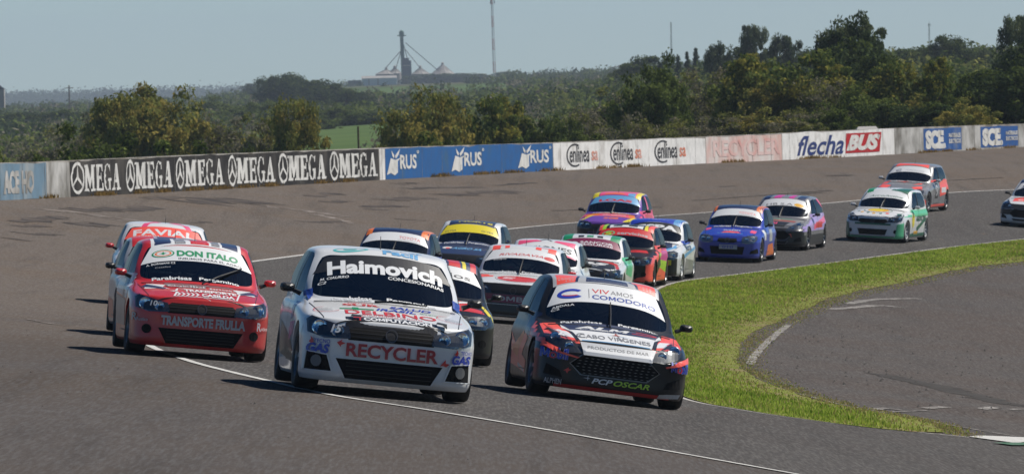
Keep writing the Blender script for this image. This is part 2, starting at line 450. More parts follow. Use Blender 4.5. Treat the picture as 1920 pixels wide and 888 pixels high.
# only near the picture's cone
pts = pts[np.abs(pts[:, 0]) < pts[:, 1] * .066 + 1.0]
pts = pts[in_poly(gp, pts)]
ed = dist_to(cin, pts); el = dist_to(np.array(k2), pts)
keep = RNG.random(len(pts)) < np.clip(.10 + ed / 1.5, 0, 1)
pts = pts[keep]; ed = ed[keep]; el = el[keep]
nb = len(pts)
# tufts
# stray dry tufts creeping over the pavement edge
ne = 9000; ii = RNG.integers(0, len(cin), ne); strays = cin[ii] + np.c_[np.abs(RNG.normal(size=ne)) * .22, RNG.normal(size=ne) * 1.2]
strays = strays[dist_to(cin, strays) < .55]; pts = np.r_[pts, strays]; ed = np.r_[ed, np.zeros(len(strays))]; el = np.r_[el, np.ones(len(strays))]; nb = len(pts)
tn = np.sin(pts[:, 0] * 1.9 + 2 * np.sin(pts[:, 1] * .31)) * np.sin(pts[:, 1] * .47 + 1.3 * np.sin(pts[:, 0] * 1.1)) * .5 + .5
hgt = (.025 + .034 * tn + .022 * RNG.random(nb)) * np.clip(.35 + ed * .5, .35, 1) * np.clip(.4 + el * .9, .4, 1)
ang = RNG.uniform(0, 2 * np.pi, nb); lean = RNG.uniform(0, .7, nb) * hgt; la = RNG.uniform(0, 2 * np.pi, nb)
wd = .011 * np.clip(pts[:, 1] / 105, .8, 2.2)
dx, dy = np.cos(ang) * wd, np.sin(ang) * wd
Z = Gn(pts[:, 0], pts[:, 1]) + .008
V = np.empty((nb, 3, 3)); V[:, 0] = np.c_[pts[:, 0] - dx, pts[:, 1] - dy, Z]; V[:, 1] = np.c_[pts[:, 0] + dx, pts[:, 1] + dy, Z]
V[:, 2] = np.c_[pts[:, 0] + np.cos(la) * lean, pts[:, 1] + np.sin(la) * lean, Z + hgt]
patch_ = np.sin(pts[:, 0] * .9 + pts[:, 1] * .13 + 2 * np.sin(pts[:, 1] * .07)) * np.sin(pts[:, 1] * .21 - pts[:, 0] * .5)
dry = (RNG.random(nb) < np.clip(np.maximum(.8 - ed * .7, .13 + .28 * np.maximum(patch_, 0)), .10, .85)).astype(int)
me = np_mesh('verge_grass', V.reshape(-1, 3), np.arange(nb * 3).reshape(-1, 3), 3,
             [foliage_mat('grass_blade', (.15, .25, .026), (.43, .52, .095), .4, .45), foliage_mat('dry_blade', (.30, .25, .09), (.48, .39, .17), .3, 1.5)], dry)
print('blades', nb)
tag(link('verge_grass', me), kind='stuff')
# worn white marks on the infield pavement
for p, wdt in (([(1478, 609), (1458, 625), (1430, 650), (1412, 672), (1406, 684)], .16), ([(1497, 738), (1582, 760), (1673, 776), (1759, 793), (1830, 806), (1905, 818)], .12),
               ([(1555, 580), (1600, 577), (1650, 573), (1690, 577)], .35), ([(1590, 570), (1640, 562), (1722, 560)], .30),
               ([(1633, 768), (1665, 766), (1692, 770)], .16), ([(1735, 766), (1774, 763)], .18), ([(1838, 767), (1868, 764)], .22), ([(1893, 768), (1925, 767)], .12),
               ([(1640, 774), (1690, 772), (1740, 770)], .06)):
    line_sheet('worn_marking', p, wdt * .85, .012, worn_line, 14, .12)
line_sheet('painted_block', [(1862, 826), (1890, 824), (1990, 828)], .55, .016, white_line, 6, .02)
line_sheet('painted_block', [(1880, 834), (1935, 834), (1990, 836)], .22, .020, noisy('green_line_paint', (.05, .13, .08), (.10, .16, .12), 6.0), 6, .02)
# old marks and crack repairs on the runoff
for p, wdt in (([(85, 394), (140, 398), (190, 405), (247, 413)], .7), ([(150, 401), (200, 409), (250, 418)], .25), ([(500, 387), (540, 391), (590, 398), (634, 405)], .7), ([(590, 402), (640, 412), (660, 420)], .25),
               ([(50, 598), (90, 606), (140, 612), (200, 620)], .05)):
    line_sheet('faded_marking', p, wdt, .008, noisy('faded_paint', (.27, .24, .22), (.12, .097, .08), 2.4, rough=.9, lo=.35, hi=.58), 10, .5)
tar = noisy('tar_repair', (.050, .044, .042), (.105, .086, .074), 1.1, rough=.9, lo=.40, hi=.62)
for p, wdt in (([(143, 395), (200, 393), (300, 390)], .7), ([(354, 380), (420, 378), (478, 377)], 1.3), ([(30, 416), (75, 411), (120, 407)], .5), ([(30, 424), (90, 424)], .3), ([(130, 420), (160, 421), (195, 420)], .7),
               ([(20, 434), (60, 439), (104, 439)], .35), ([(20, 448), (50, 450)], .6), ([(580, 368), (640, 363)], .5), ([(610, 379), (655, 377)], .4), ([(680, 388), (735, 387)], .3), ([(720, 375), (790, 371), (792, 373)], .8),
               ([(765, 354), (830, 352), (900, 351)], .5), ([(830, 366), (880, 363), (960, 358)], .9), ([(360, 418), (390, 416)], .25), ([(690, 393), (720, 393)], .4), ([(930, 348), (1000, 343)], .4),
               ([(678, 388), (750, 386)], .5), ([(740, 410), (800, 414)], .4), ([(1040, 395), (1130, 392), (1240, 388)], .25), ([(1560, 330), (1590, 328)], .5), ([(1300, 376), (1420, 367), (1560, 357)], .18), ([(1700, 343), (1880, 333)], .15),
               ([(560, 415), (600, 417), (640, 415)], .4), ([(1490, 365), (1530, 361)], .3), ([(280, 373), (330, 369)], .5), ([(740, 345), (780, 343)], .5), ([(1350, 350), (1375, 349)], .35)):
    line_sheet('tar_repair', p, wdt, .008, tar, 9, .45)
for p, wdt in (([(1640, 700), (1720, 716), (1830, 742), (1900, 760)], .6),):
    line_sheet('tyre_mark', p, wdt, .008, noisy('tyre_mark_rubber', (.052, .047, .043), (.066, .060, .055), 1.5), 10, .3)

# loose stones and rubber crumbs
def crumbs(name, pix, n, seed, size):
    g = np.random.default_rng(seed); P = np.array([(onG(*q).x, onG(*q).y) for q in pix]); a, b = P.min(0), P.max(0)
    q = np.c_[g.uniform(a[0], b[0], n), g.uniform(a[1], b[1], n)]; q = q[in_poly(P, q)]; n = len(q); z = Gn(q[:, 0], q[:, 1]) + .012
    base = np.array([(1, 0, 0), (-.5, .87, 0), (-.5, -.87, 0), (0, 0, 1.0)]); s_ = size * (.4 + g.random(n) ** 2 * 1.3)
    V = np.c_[q, z][:, None] + base[None] * s_[:, None, None] * (.7 + .6 * g.random((n, 4, 1)))
    F_ = (np.arange(n)[:, None, None] * 4 + np.array([(0, 1, 3), (1, 2, 3), (2, 0, 3)])[None]).reshape(-1, 3)
    tag(link(name, np_mesh(name, V.reshape(-1, 3), F_, 3, [M_('rubber_crumb', (.03, .027, .025), .9)])), kind='stuff')
crumbs('rubber_crumbs', [(1430, 640), (1600, 600), (1900, 640), (1900, 780), (1700, 770), (1480, 710)], 420, 21, .022)
crumbs('rubber_crumbs', [(0, 600), (700, 800), (1400, 880), (900, 888), (0, 888)], 160, 22, .012)

# ------------------------------------------------------------------ terrain behind the wall
def Tn(X, Y):
    X = np.atleast_1d(np.asarray(X, float)); Y = np.atleast_1d(np.asarray(Y, float))
    a = X / np.maximum(Y, 60.0)
    ss = lambda e0, e1, v: (lambda t: t * t * (3 - 2 * t))(np.clip((v - e0) / (e1 - e0), 0, 1))
    ridge = np.interp(a, [-.12, -.056, -.035, -.02, -.005, .01, .03, .06, .12], [-5, -6, -4, .4, .9, 1.6, 4.6, 6.4, 7])
    base = -6.6 + 2.2 * ss(600, 1600, Y) * ss(-.05, .03, a)
    far = base + (ridge - base) * ss(1300, 3600, Y)
    rightup = 2.6 * ss(500, 1500, Y) * ss(.012, .05, a)
    z = np.maximum(far, base + rightup)
    z = z + .5 * np.sin(X * .03 + Y * .011) * ss(700, 1200, Y)
    back = ss(4800, 9000, Y); z = z * (1 - back) + (-14) * back
    # distance beyond the wall: keep below the paved area
    t = (Y - 219); xw = -13.2 + .13 * t + .00066 * t * t
    inn = ss(-2.0, -9.0, X - xw)
    low = np.where(Y < 520, -6.6, z)
    z = np.where(Y < 520, low * 1.0, z)
    lift = 3.3 * ss(-.012, .035, a) * ss(-1.5, -6, X - xw) * (1 - ss(1300, 2600, Y))
    return z + lift
ys = np.concatenate([np.linspace(30, 520, 40), np.linspace(540, 1500, 40), np.linspace(1560, 5000, 60), np.linspace(5200, 26000, 20)])
us = np.linspace(-1, 1, 70)
V = []; 
for y in ys:
    hw = 60 + y * .16
    V.append(np.c_[us * hw, np.full(70, y)])
V = np.concatenate(V); Z = Tn(V[:, 0], V[:, 1])
mm = len(us)
FI = np.array([[j * mm + i, j * mm + i + 1, (j + 1) * mm + i + 1, (j + 1) * mm + i] for j in range(len(ys) - 1) for i in range(mm - 1)])
fieldm = noisy('field_ground', (.045, .075, .018), (.075, .105, .028), .012, rough=1, lo=.35, hi=.65, c3=(.085, .072, .042), scale3=.006, lo3=.5, hi3=.6)
me = np_mesh('terrain', np.c_[V, Z], FI, 4, [fieldm]); me.polygons.foreach_set('use_smooth', [True] * len(me.polygons))
tag(link('terrain', me), kind='structure')
# embankment under the paved area, from the wall down to the field
V = []; 
for (x, y) in wall_c:
    V += [(x - .35, y, G(x, y) - .02), (x - 6, y + 1.5, -6.7)]
me = mesh('embankment', V, [(2 * i, 2 * i + 1, 2 * i + 3, 2 * i + 2) for i in range(len(wall_c) - 1)], [fieldm]); tag(link('embankment', me), kind='structure')
# green field patches and pale track on the far slope
def terrain_patch(name, pix, off, mat, D0):
    poly = []
    for (px, py) in pix:
        r = at(px, py, 1.0); ds = np.linspace(300, 5000, 3000)
        h = r.z * ds - Tn(r.x * ds, ds * r.y)
        k = np.where(h < 0)[0]; D = ds[k[0]] if len(k) else D0
        poly.append((r.x * D, r.y * D))
    return poly
green = noisy('crop_green', (.062, .105, .028), (.085, .13, .036), .05, rough=1)
dirt = noisy('dirt_road', (.26, .22, .16), (.19, .16, .12), .05, rough=1)
for nm, x0_, x1_, d0_, d1_, m_ in (('green_field', -.030, -.008, 640, 1250, green), ('green_field', -.026, -.012, 2150, 3000, green), ('green_field', -.010, .0, 2300, 2900, green), ('green_field', -.062, -.05, 700, 900, green)):
    poly = [(x0_ * d0_, d0_), (x1_ * d0_, d0_), (x1_ * d1_, d1_), (x0_ * d1_, d1_)]
    sheet(nm, poly, .35, m_, (d1_ - d0_) / 12, hfun=Tn)

# ------------------------------------------------------------------ the painted concrete wall
wc = wall_c
seglen = np.hypot(*np.diff(wc, axis=0).T); arc = np.r_[0, np.cumsum(seglen)]
def wall_pt(s):
    return np.array([np.interp(s, arc, wc[:, 0]), np.interp(s, arc, wc[:, 1])])
def wall_s(px):
    """arc length of the wall seen at a pixel column (by its base)"""
    pb = [(960 + F * x / y) for x, y in wc]
    # include roll: use the true projection
    pj = []
    for (x, y) in wc:
        v = Vector((x, y, G(x, y))); d = v.dot(fwd); pj.append(CX + F * v.dot(right2) / d)
    return float(np.interp(px, pj, arc))
def proj(v):
    d = v.dot(fwd); return CX + F * v.dot(right2) / d, CY - F * v.dot(up2) / d
HTOP = [(-300, 322), (0, 305), (87, 303), (131, 301), (300, 293), (500, 285), (718, 277), (740, 276), (1040, 267), (1325, 256), (1465, 250), (1500, 248), (1735, 238), (1920, 232), (2200, 220)]
def wall_h(s):
    x, y = wall_pt(s); z = G(x, y); v = Vector((x, y, z)); px, py = proj(v)
    top = np.interp(px, [a for a, _ in HTOP], [b for _, b in HTOP])
    return float(np.clip((py - top) / (F / v.dot(fwd)), .85, 1.35))
conc = noisy('wall_concrete', (.38, .36, .33), (.20, .18, .15), .9, rough=.9, bump=.3, lo=.38, hi=.66, c3=(.10, .09, .07), scale3=.45, lo3=.58, hi3=.72)
wall_root = empty('concrete_wall')
tag(wall_root, 'long low concrete retaining wall painted with advertising panels along the outer edge of the circuit', 'wall')
TH = .28
smin, smax = arc[0], arc[-1]
ss_ = np.arange(smin, smax, 1.6); HS = [wall_h(s) for s in ss_]
def nrm_at(s):
    a, b = wall_pt(s - .5), wall_pt(s + .5); t = (b - a) / np.linalg.norm(b - a)
    return t, np.array([t[1], -t[0]])       # tangent, normal towards the track
vs = []
for s, h in zip(ss_, HS):
    p = wall_pt(s); t, n = nrm_at(s); z = G(*p)
    for (o_, zz) in ((0, -.15), (0, h), (-TH, h), (-TH, -3.0)):
        q = p + n * o_; vs.append((q[0], q[1], z + zz))
fs = [(4 * i + k, 4 * i + k + 1, 4 * i + 5 + k, 4 * i + 4 + k) for i in range(len(ss_) - 1) for k in range(3)]
me = mesh('wall_body', vs, fs, [conc]); link('wall_body', me, wall_root)
def wp(s, v, off):
    """v = 0 base .. 1 top"""
    p = wall_pt(s); t, n = nrm_at(s); q = p + n * off
    return (q[0], q[1], G(*p) + v * float(np.interp(s, ss_, HS)))
def wall_panel(name, px0, px1, mat, v0=.0, v1=.97, off=.006):
    s0, s1 = wall_s(px0), wall_s(px1); n = max(3, int((s1 - s0) / 1.2)); sv = np.linspace(s0, s1, n); vs = []
    for s in sv:
        j0 = RNG.normal() * .008; j1 = RNG.normal() * .012
        vs += [wp(s, v0 + j0, off), wp(s, v1 + j1, off)]
    return link(name, mesh(name, vs, [(2 * i, 2 * i + 2, 2 * i + 3, 2 * i + 1) for i in range(n - 1)], [mat]), wall_root)
def wallpaint(name, c, dirtc, amount=.62, sc=.8):
    m = noisy(name, c, tuple(a * .72 + .02 for a in c), 2.2, rough=.85, lo=.42, hi=.75, c3=dirtc, scale3=sc, lo3=amount - .16, hi3=amount + .10, stretch=(1, 1, 1))
    return m
WP = {'white': wallpaint('wall_white', (.74, .73, .71), (.46, .43, .40), .70, 1.1), 'dirty': wallpaint('wall_dirty_white', (.50, .49, .47), (.17, .16, .14), .56, .9), 'black': wallpaint('wall_black', (.030, .028, .028), (.085, .078, .07), .62),
      'blue': wallpaint('wall_blue', (.028, .115, .31), (.05, .12, .22), .70), 'palebl': wallpaint('wall_pale_blue', (.15, .235, .31), (.30, .33, .34), .62), 'pink': wallpaint('wall_pink', (.60, .40, .36), (.62, .58, .55), .56), 'blue2': wallpaint('wall_blue_worn', (.03, .10, .30), (.2, .25, .35), .68)}
lettW = wallpaint('wall_letter_white', (.66, .65, .62), (.15, .14, .13), .72, 2.0)
lettB = wallpaint('wall_letter_blue', (.03, .05, .17), (.08, .09, .18), .7, 2.0)
lettR = wallpaint('wall_letter_red', (.42, .025, .03), (.5, .1, .09), .7)
lettK = wallpaint('wall_letter_grey', (.05, .05, .055), (.15, .15, .15), .7, 2.0)
lettO = wallpaint('wall_letter_salmon', (.62, .22, .14), (.6, .35, .3), .6)
lettP = wallpaint('wall_letter_faint_pink', (.60, .29, .26), (.64, .48, .45), .5)
wall_panel('painted_panel', -260, 87, WP['palebl'])
wall_panel('painted_panel', 88, 131, WP['dirty'])
wall_panel('painted_panel', 132, 711, WP['black'])
wall_panel('painted_panel', 712, 722, WP['white'])
wall_panel('painted_panel', 723, 1037, WP['blue'])
wall_panel('painted_panel', 1038, 1323, WP['white'])
wall_panel('painted_panel', 1324, 1466, WP['pink'])
wall_panel('painted_panel', 1467, 1677, WP['white'], v1=.985)
wall_panel('painted_panel', 1678, 1731, WP['dirty'])
wall_panel('painted_panel', 1732, 1803, WP['blue2'], .06, .93)
wall_panel('painted_panel', 1804, 1838, WP['dirty'])
wall_panel('painted_panel', 1839, 1909, WP['blue2'], .06, .93)
wall_panel('painted_panel', 1910, 2300, WP['dirty'])
# joints between slabs
jm = noisy('slab_joint_dirt', (.10, .095, .085), (.26, .25, .23), 3.0)
for s_ in np.arange(smin + 1, smax - 1, 3.05):
    w_ = RNG.uniform(.02, .05); vs = [wp(s_, 0.0, .012), wp(s_ + w_, 0.0, .012), wp(s_ + w_ * .6, 1.0, .012), wp(s_, 1.0, .012)]
    link('slab_joint', mesh('slab_joint', vs, [(0, 1, 2, 3)], [jm]), wall_root)

# ---- flat shapes: polygons resolved with a constrained triangulation
def cdt(polys, maxlen=None):
    """polys: outer outlines (unioned); returns verts, tris"""
    vs = []; fs = []
    for p in polys:
        if sum(p[i][0] * p[(i + 1) % len(p)][1] - p[(i + 1) % len(p)][0] * p[i][1] for i in range(len(p))) < 0: p = p[::-1]
        k = len(vs); vs += [Vector(q) for q in p]; fs.append(list(range(k, k + len(p))))
    r = delaunay_2d_cdt(vs, [], fs, 1, 1e-6)
    return [tuple(v) for v in r[0]], [tuple(f) for f, o in zip(r[2], r[5]) if len(o)]
TXT = {}
def raw_text(s, bold, shear, space):
    cu = bpy.data.curves.new('t', 'FONT'); cu.body = s; cu.offset = bold; cu.shear = shear; cu.space_character = space
    cu.fill_mode = 'FRONT'; cu.resolution_u = 3
    o = bpy.data.objects.new('t', cu); COL.objects.link(o)
    bpy.context.view_layer.update()
    me = bpy.data.meshes.new_from_object(o.evaluated_get(bpy.context.evaluated_depsgraph_get()))
    V = np.array([v.co[:2] for v in me.vertices]).reshape(-1, 2); Fc = [tuple(p.vertices) for p in me.polygons]
    bpy.data.objects.remove(o); bpy.data.curves.remove(cu); bpy.data.meshes.remove(me)
    return V, Fc
def text_mesh(s, bold=0.0, shear=0.0, space=1.0):
    key = (s, bold, shear, space)
    if key not in TXT:
        V, Fc = raw_text(s, bold, shear, space)
        if bold > .004 and 'M' in s:
            # the heavy M is drawn from strokes, the font's own one folds over itself when thickened
            wm = np.ptp(raw_text('M', 0, 0, 1)[0][:, 0]); hm = np.ptp(raw_text('M', 0, 0, 1)[0][:, 1])
            V = list(map(tuple, V)); b0 = bold
            for k, ch in enumerate(s):
                if ch != 'M': continue
                x1 = raw_text(s[:k + 1], 0, 0, space)[0][:, 0].max(); x0 = x1 - wm
                def inm(f):
                    c = np.mean([V[a] for a in f], 0); return x0 - b0 * 1.2 < c[0] - c[1] * shear < x1 + b0 * 1.2
                Fc = [f for f in Fc if not inm(f)]
                t_ = .085 + b0; a0, a1 = x0 - b0 * .6, x1 + b0 * .6
                P = [[(a0, 0), (a0 + t_ * 1.25, 0), (a0 + t_ * 1.25, hm), (a0, hm)], [(a1 - t_ * 1.25, 0), (a1, 0), (a1, hm), (a1 - t_ * 1.25, hm)],
                     [(a0, hm), (a0 + t_ * 1.5, hm), ((a0 + a1) / 2 + t_ * .6, hm * .18), ((a0 + a1) / 2 - t_ * .6, hm * .18)], [(a1 - t_ * 1.5, hm), (a1, hm), ((a0 + a1) / 2 + t_ * .6, hm * .18), ((a0 + a1) / 2 - t_ * .6, hm * .18)]]
                v2, f2 = cdt(P); n0 = len(V); V += [(x + y * shear, y) for x, y in v2]; Fc += [tuple(a + n0 for a in f) for f in f2]
            used = sorted({a for f in Fc for a in f}); mp = {a: i for i, a in enumerate(used)}
            V = np.array([V[a] for a in used]); Fc = [tuple(mp[a] for a in f) for f in Fc]
        if len(V):
            V = V - V.min(0); sz = V.max(0)
        else: sz = np.array([1, 1])
        TXT[key] = (V / sz, Fc)
    return TXT[key]
def strokes(segs, w):
    """thick polylines -> polygons in 2D"""
    out_ = []
    for (a, b) in segs:
        a = np.array(a, float); b = np.array(b, float); t = (b - a) / (np.linalg.norm(b - a) + 1e-9); n = np.array([-t[1], t[0]]) * w / 2
        out_.append([tuple(a + n), tuple(a - n), tuple(b - n), tuple(b + n)])
    return out_
def ellipse(cx, cy, rx, ry, n=24, a0=0, a1=360):
    return [(cx + rx * math.cos(rad(a)), cy + ry * math.sin(rad(a))) for a in np.linspace(a0, a1, n, endpoint=(a1 - a0 != 360))]
def ring(cx, cy, rx, ry, wd, n=28, a0=0, a1=360):
    """list of quads"""
    aa = np.linspace(a0, a1, n + 1); out_ = []
    for i in range(n):
        p = [(cx + (rx + d) * math.cos(rad(a)), cy + (ry + d) * math.sin(rad(a))) for a, d in ((aa[i], 0), (aa[i + 1], 0), (aa[i + 1], -wd), (aa[i], -wd))]
        out_.append(p)
    return out_
def wall_shape(name, px0, px1, v0, v1, V, Fc, mat, off=.016, jit=0.0):
    s0, s1 = wall_s(px0), wall_s(px1)
    vs = [wp(s0 + (s1 - s0) * p[0] + RNG.normal() * jit, v0 + (v1 - v0) * p[1] + RNG.normal() * jit * .12, off) for p in V]
    return link(name, mesh(name, vs, Fc, [mat]), wall_root)
# slab-serif glyphs in a unit box
def gM(x, w_):
    t = .22 * w_
    return [[(x + .08 * w_, 0), (x + .08 * w_ + t * .8, 0), (x + .08 * w_ + t * .8, 1), (x + .08 * w_, 1)], [(x + w_ - .08 * w_ - t, 0), (x + w_ - .08 * w_, 0), (x + w_ - .08 * w_, 1), (x + w_ - .08 * w_ - t, 1)],
            [(x + .08 * w_, 1), (x + .36 * w_, 1), (x + .58 * w_, .22), (x + .44 * w_, .1)], [(x + w_ - .08 * w_, 1), (x + .66 * w_, 1), (x + .42 * w_, .22), (x + .52 * w_, .08)],
            [(x, 0), (x + .42 * w_, 0), (x + .42 * w_, .1), (x, .1)], [(x + .58 * w_, 0), (x + w_, 0), (x + w_, .1), (x + .58 * w_, .1)], [(x, .9), (x + .3 * w_, .9), (x + .3 * w_, 1), (x, 1)], [(x + .72 * w_, .9), (x + w_, .9), (x + w_, 1), (x + .72 * w_, 1)]]
def gE(x, w_):
    return [[(x + .1 * w_, 0), (x + .42 * w_, 0), (x + .42 * w_, 1), (x + .1 * w_, 1)], [(x, 0), (x + w_, 0), (x + w_, .3), (x + .86 * w_, .3), (x + .78 * w_, .1), (x, .1)],
            [(x, 1), (x, .9), (x + .75 * w_, .9), (x + .82 * w_, .72), (x + .95 * w_, .72), (x + .95 * w_, 1)], [(x + .4 * w_, .45), (x + .7 * w_, .45), (x + .7 * w_, .35), (x + .8 * w_, .35), (x + .8 * w_, .68), (x + .7 * w_, .68), (x + .7 * w_, .56), (x + .4 * w_, .56)]]
def gG(x, w_):
    return [q for q in ring(x + .5 * w_, .5, .5 * w_, .52, .30 * w_ * .8, 18, 50, 325)] + [[(x + .55 * w_, .36), (x + 1.02 * w_, .36), (x + 1.02 * w_, .46), (x + .55 * w_, .46)], [(x + .70 * w_, .06), (x + .93 * w_, .0), (x + .93 * w_, .42), (x + .70 * w_, .42)], [(x + .80 * w_, .70), (x + .92 * w_, .70), (x + .92 * w_, 1), (x + .80 * w_, .94)]]
def gA(x, w_):
    return [[(x + .12 * w_, 0), (x + .26 * w_, 0), (x + .56 * w_, 1), (x + .44 * w_, 1)], [(x + .60 * w_, 0), (x + .92 * w_, 0), (x + .62 * w_, 1), (x + .44 * w_, 1)], [(x + .26 * w_, .28), (x + .72 * w_, .28), (x + .72 * w_, .39), (x + .26 * w_, .39)],
            [(x, 0), (x + .38 * w_, 0), (x + .38 * w_, .09), (x, .09)], [(x + .52 * w_, 0), (x + 1.04 * w_, 0), (x + 1.04 * w_, .09), (x + .52 * w_, .09)]]
MEGA = [(133, 158, 158, 226), (236, 252, 253, 323), (330, 345, 346, 420), (427, 443, 444, 515), (522, 540, 540, 611), (618, 635, 636, 707)]
for (a, b, c_, d_) in MEGA:
    V_, F_ = cdt(gM(0, .30) + gE(.32, .20) + gG(.54, .19) + gA(.76, .23))
    wall_shape('lettering', c_, d_, .13, .86, V_, F_, lettW, jit=.05)
    V_, F_ = cdt(ring(.5, .5, .5, .5, .10, 26) + [[(.42, .52), (.5, .92), (.58, .52), (.5, .44)], [(.44, .55), (.12, .30), (.18, .25), (.5, .46)], [(.56, .55), (.88, .30), (.82, .25), (.5, .46)]])
    wall_shape('emblem', a, b, .06, .95, V_, F_, lettW, jit=.03)
for (a, b, ea) in ((750, 781, 725), (870, 903, 846), (994, 1029, 971)):
    wall_shape('lettering', a, b, .30, .76, *text_mesh('RUS', .03), lettW, jit=.02)
    V_, F_ = cdt([[(.0, .03), (.28, .10), (.55, .0), (.78, .10), (.80, .55), (1.0, .68), (.62, .60), (.30, .68), (.18, .42)], [(.35, .98), (.56, .78), (.52, .66), (.42, .76)], [(.60, .76), (.98, 1.04), (.86, .80), (.66, .64)]])
    wall_shape('emblem', ea, ea + 26, .12, .92, V_, F_, lettW)
    V_, F_ = cdt(ring(.5, .5, .5, .5, .25, 10)); wall_shape('emblem', b + 1, b + 5, .78, .88, V_, F_, lettW)
for a in (1068, 1150, 1233):
    wall_shape('lettering', a, a + 37, .26, .86, *text_mesh('enlinea', .012, 0, 1.0), lettK, jit=.01)
    wall_shape('lettering', a + 41, a + 53, .30, .64, *text_mesh('sa', .02), lettO, jit=.01)
    V_, F_ = cdt(ring(.5, .5, .5, .5, .07, 26, 60, 300)); wall_shape('emblem', a - 6, a + 26, .10, .93, V_, F_, lettK)
wall_shape('lettering', 1337, 1462, .22, .84, *text_mesh('RECYCLER', .03), lettP, jit=.04)
wall_shape('lettering', 1494, 1582, .12, .86, *text_mesh('flecha', .018, .35, 1.0), lettB, jit=.02)
V_, F_ = cdt([[(.04, 0), (.94, 0), (1, 1), (.07, 1)]]); wall_shape('emblem', 1582, 1653, .14, .88, V_, F_, lettR)
wall_shape('lettering', 1586, 1650, .22, .82, *text_mesh('BUS', .06, .4), lettW, off=.026)
for a in (1735, 1842):
    wall_shape('lettering', a, a + 38, .12, .86, *text_mesh('SCE.', .07, 0, .92), lettW, jit=.04)
    wall_shape('lettering', a + 44, a + 66, .55, .72, *text_mesh('MATERIALES', .03), lettW, off=.02); wall_shape('lettering', a + 44, a + 66, .32, .49, *text_mesh('ELECTRICOS', .03), lettW, off=.02)
wall_shape('lettering', 6, 64, .16, .78, *text_mesh('ACE HO', .05), WP['dirty'], jit=.05)

# dry weeds at the foot of the wall
nw = 5200; cs = RNG.uniform(smin + 60, smax - 60, 70); sw = (cs[RNG.integers(0, 70, nw)] + RNG.normal(size=nw) * .5)
bw = np.array([tuple(wp(float(q), 0, .02)) for q in sw]); ow = np.abs(RNG.normal(size=nw)) * .12
bw[:, 0] += ow; aw = RNG.uniform(0, 6.28, nw); hw_ = RNG.uniform(.04, .16, nw)
V = np.stack([bw - np.c_[np.cos(aw), np.sin(aw), 0 * aw] * .02, bw + np.c_[np.cos(aw), np.sin(aw), 0 * aw] * .02, bw + np.c_[np.cos(aw * 3) * .04, np.sin(aw * 3) * .04, hw_]], 1)
tag(link('wall_foot_weeds', np_mesh('wall_foot_weeds', V.reshape(-1, 3), np.arange(nw * 3).reshape(-1, 3), 3, [foliage_mat('dry_weed', (.16, .11, .04), (.34, .22, .08), .3, 2.0)])), kind='stuff')
# ================================================================== VEGETATION
def crown_mesh(name, mat, n, r, h, z0, clumps, leaf, shape='round', seed=0, mat2=None, hollow=.5, clr=.30, flat=.7):
    """many small leaf faces gathered in clumps through the crown's volume"""
    g = np.random.default_rng(seed)
    C = []
    while len(C) < clumps:
        p = g.uniform(-1, 1, 3); q = np.linalg.norm(p)
        if q > 1 or q < hollow * g.random(): continue
        if shape == 'cone': 
            t = (p[2] + 1) / 2; p[:2] *= (1 - t) * .95 + .06
        elif shape == 'tall': p[:2] *= .75 + .25 * math.sin(4 * p[2] + seed)
        elif shape == 'bush': p[2] = abs(p[2]) * 1.0 if g.random() < .8 else p[2] * .2
        elif shape == 'wide':
            p[2] = p[2] * .6 + .25
        C.append(p)
    C = np.array(C)
    # a lumpy outline
    lump = 1 + .22 * np.sin(C[:, 0] * 4 + seed) * np.cos(C[:, 1] * 5 - seed) + .12 * g.normal(size=len(C))
    C[:, :2] *= lump[:, None]; C[:, 2] *= 1 + .12 * g.normal(size=len(C))
    k = g.integers(0, clumps, n)
    d = g.normal(size=(n, 3)); d /= np.linalg.norm(d, axis=1)[:, None]; d *= (g.random(n) ** .45)[:, None]
    cs = clr * (.6 + .8 * g.random(clumps))
    P = C[k] * np.array([r, r, h * (.92 if shape == 'bush' else .5)]) + d * cs[k][:, None] * np.array([r, r, r * flat])
    P[:, 2] += z0 + (h / 2 if shape != 'bush' else 0)
    if shape == 'bush': P[:, 2] = np.maximum(P[:, 2], .02)
    # leaf quads, random orientation leaning outward/up
    nrm = d + g.normal(size=(n, 3)) * .7 + np.array([0, 0, .35]); nrm /= np.linalg.norm(nrm, axis=1)[:, None]
    a = np.cross(nrm, g.normal(size=(n, 3))); a /= np.linalg.norm(a, axis=1)[:, None]; b = np.cross(nrm, a)
    sz = leaf * (.6 + .8 * g.random(n))[:, None]
    V = np.stack([P - a * sz, P + b * sz * .5, P + a * sz, P - b * sz * .5], 1).reshape(-1, 3)
    mi = (g.random(n) < .25).astype(int) if mat2 else None
    # whole clumps carry the second tone
    if mat2: mi = ((g.random(clumps) < .35)[k] ^ (g.random(n) < .12)).astype(int)
    return np_mesh(name, V, np.arange(n * 4).reshape(-1, 4), 4, [mat] + ([mat2] if mat2 else []), mi)
bark = noisy('bark', (.10, .075, .05), (.16, .13, .10), 6.0, rough=1)
def trunk_mesh(name, h, r, limbs, spread, seed, lean=.0, top=.75):
    g = random.Random(seed); mb = MB()
    pts = [(0, 0, -.3)] ; x = y = 0
    for i in range(1, 6):
        x += g.uniform(-.04, .04) * h; y += g.uniform(-.03, .03) * h; pts.append((x, y, h * top * i / 5))
    mb.tube(pts, [r * (1 - .14 * i) for i in range(6)], bark, 7)
    for k in range(limbs):
        i = g.randint(1, 4); p = Vector(pts[i]); a = g.uniform(0, 6.28); l = spread * g.uniform(.6, 1)
        q = p + Vector((math.cos(a) * l * .5, math.sin(a) * l * .5, h * .12)); q2 = p + Vector((math.cos(a) * l, math.sin(a) * l, h * g.uniform(.2, .34)))
        mb.tube([p, q, q2], [r * .5, r * .32, r * .12], bark, 5)
    return mb.me(name)
fm = foliage_mat
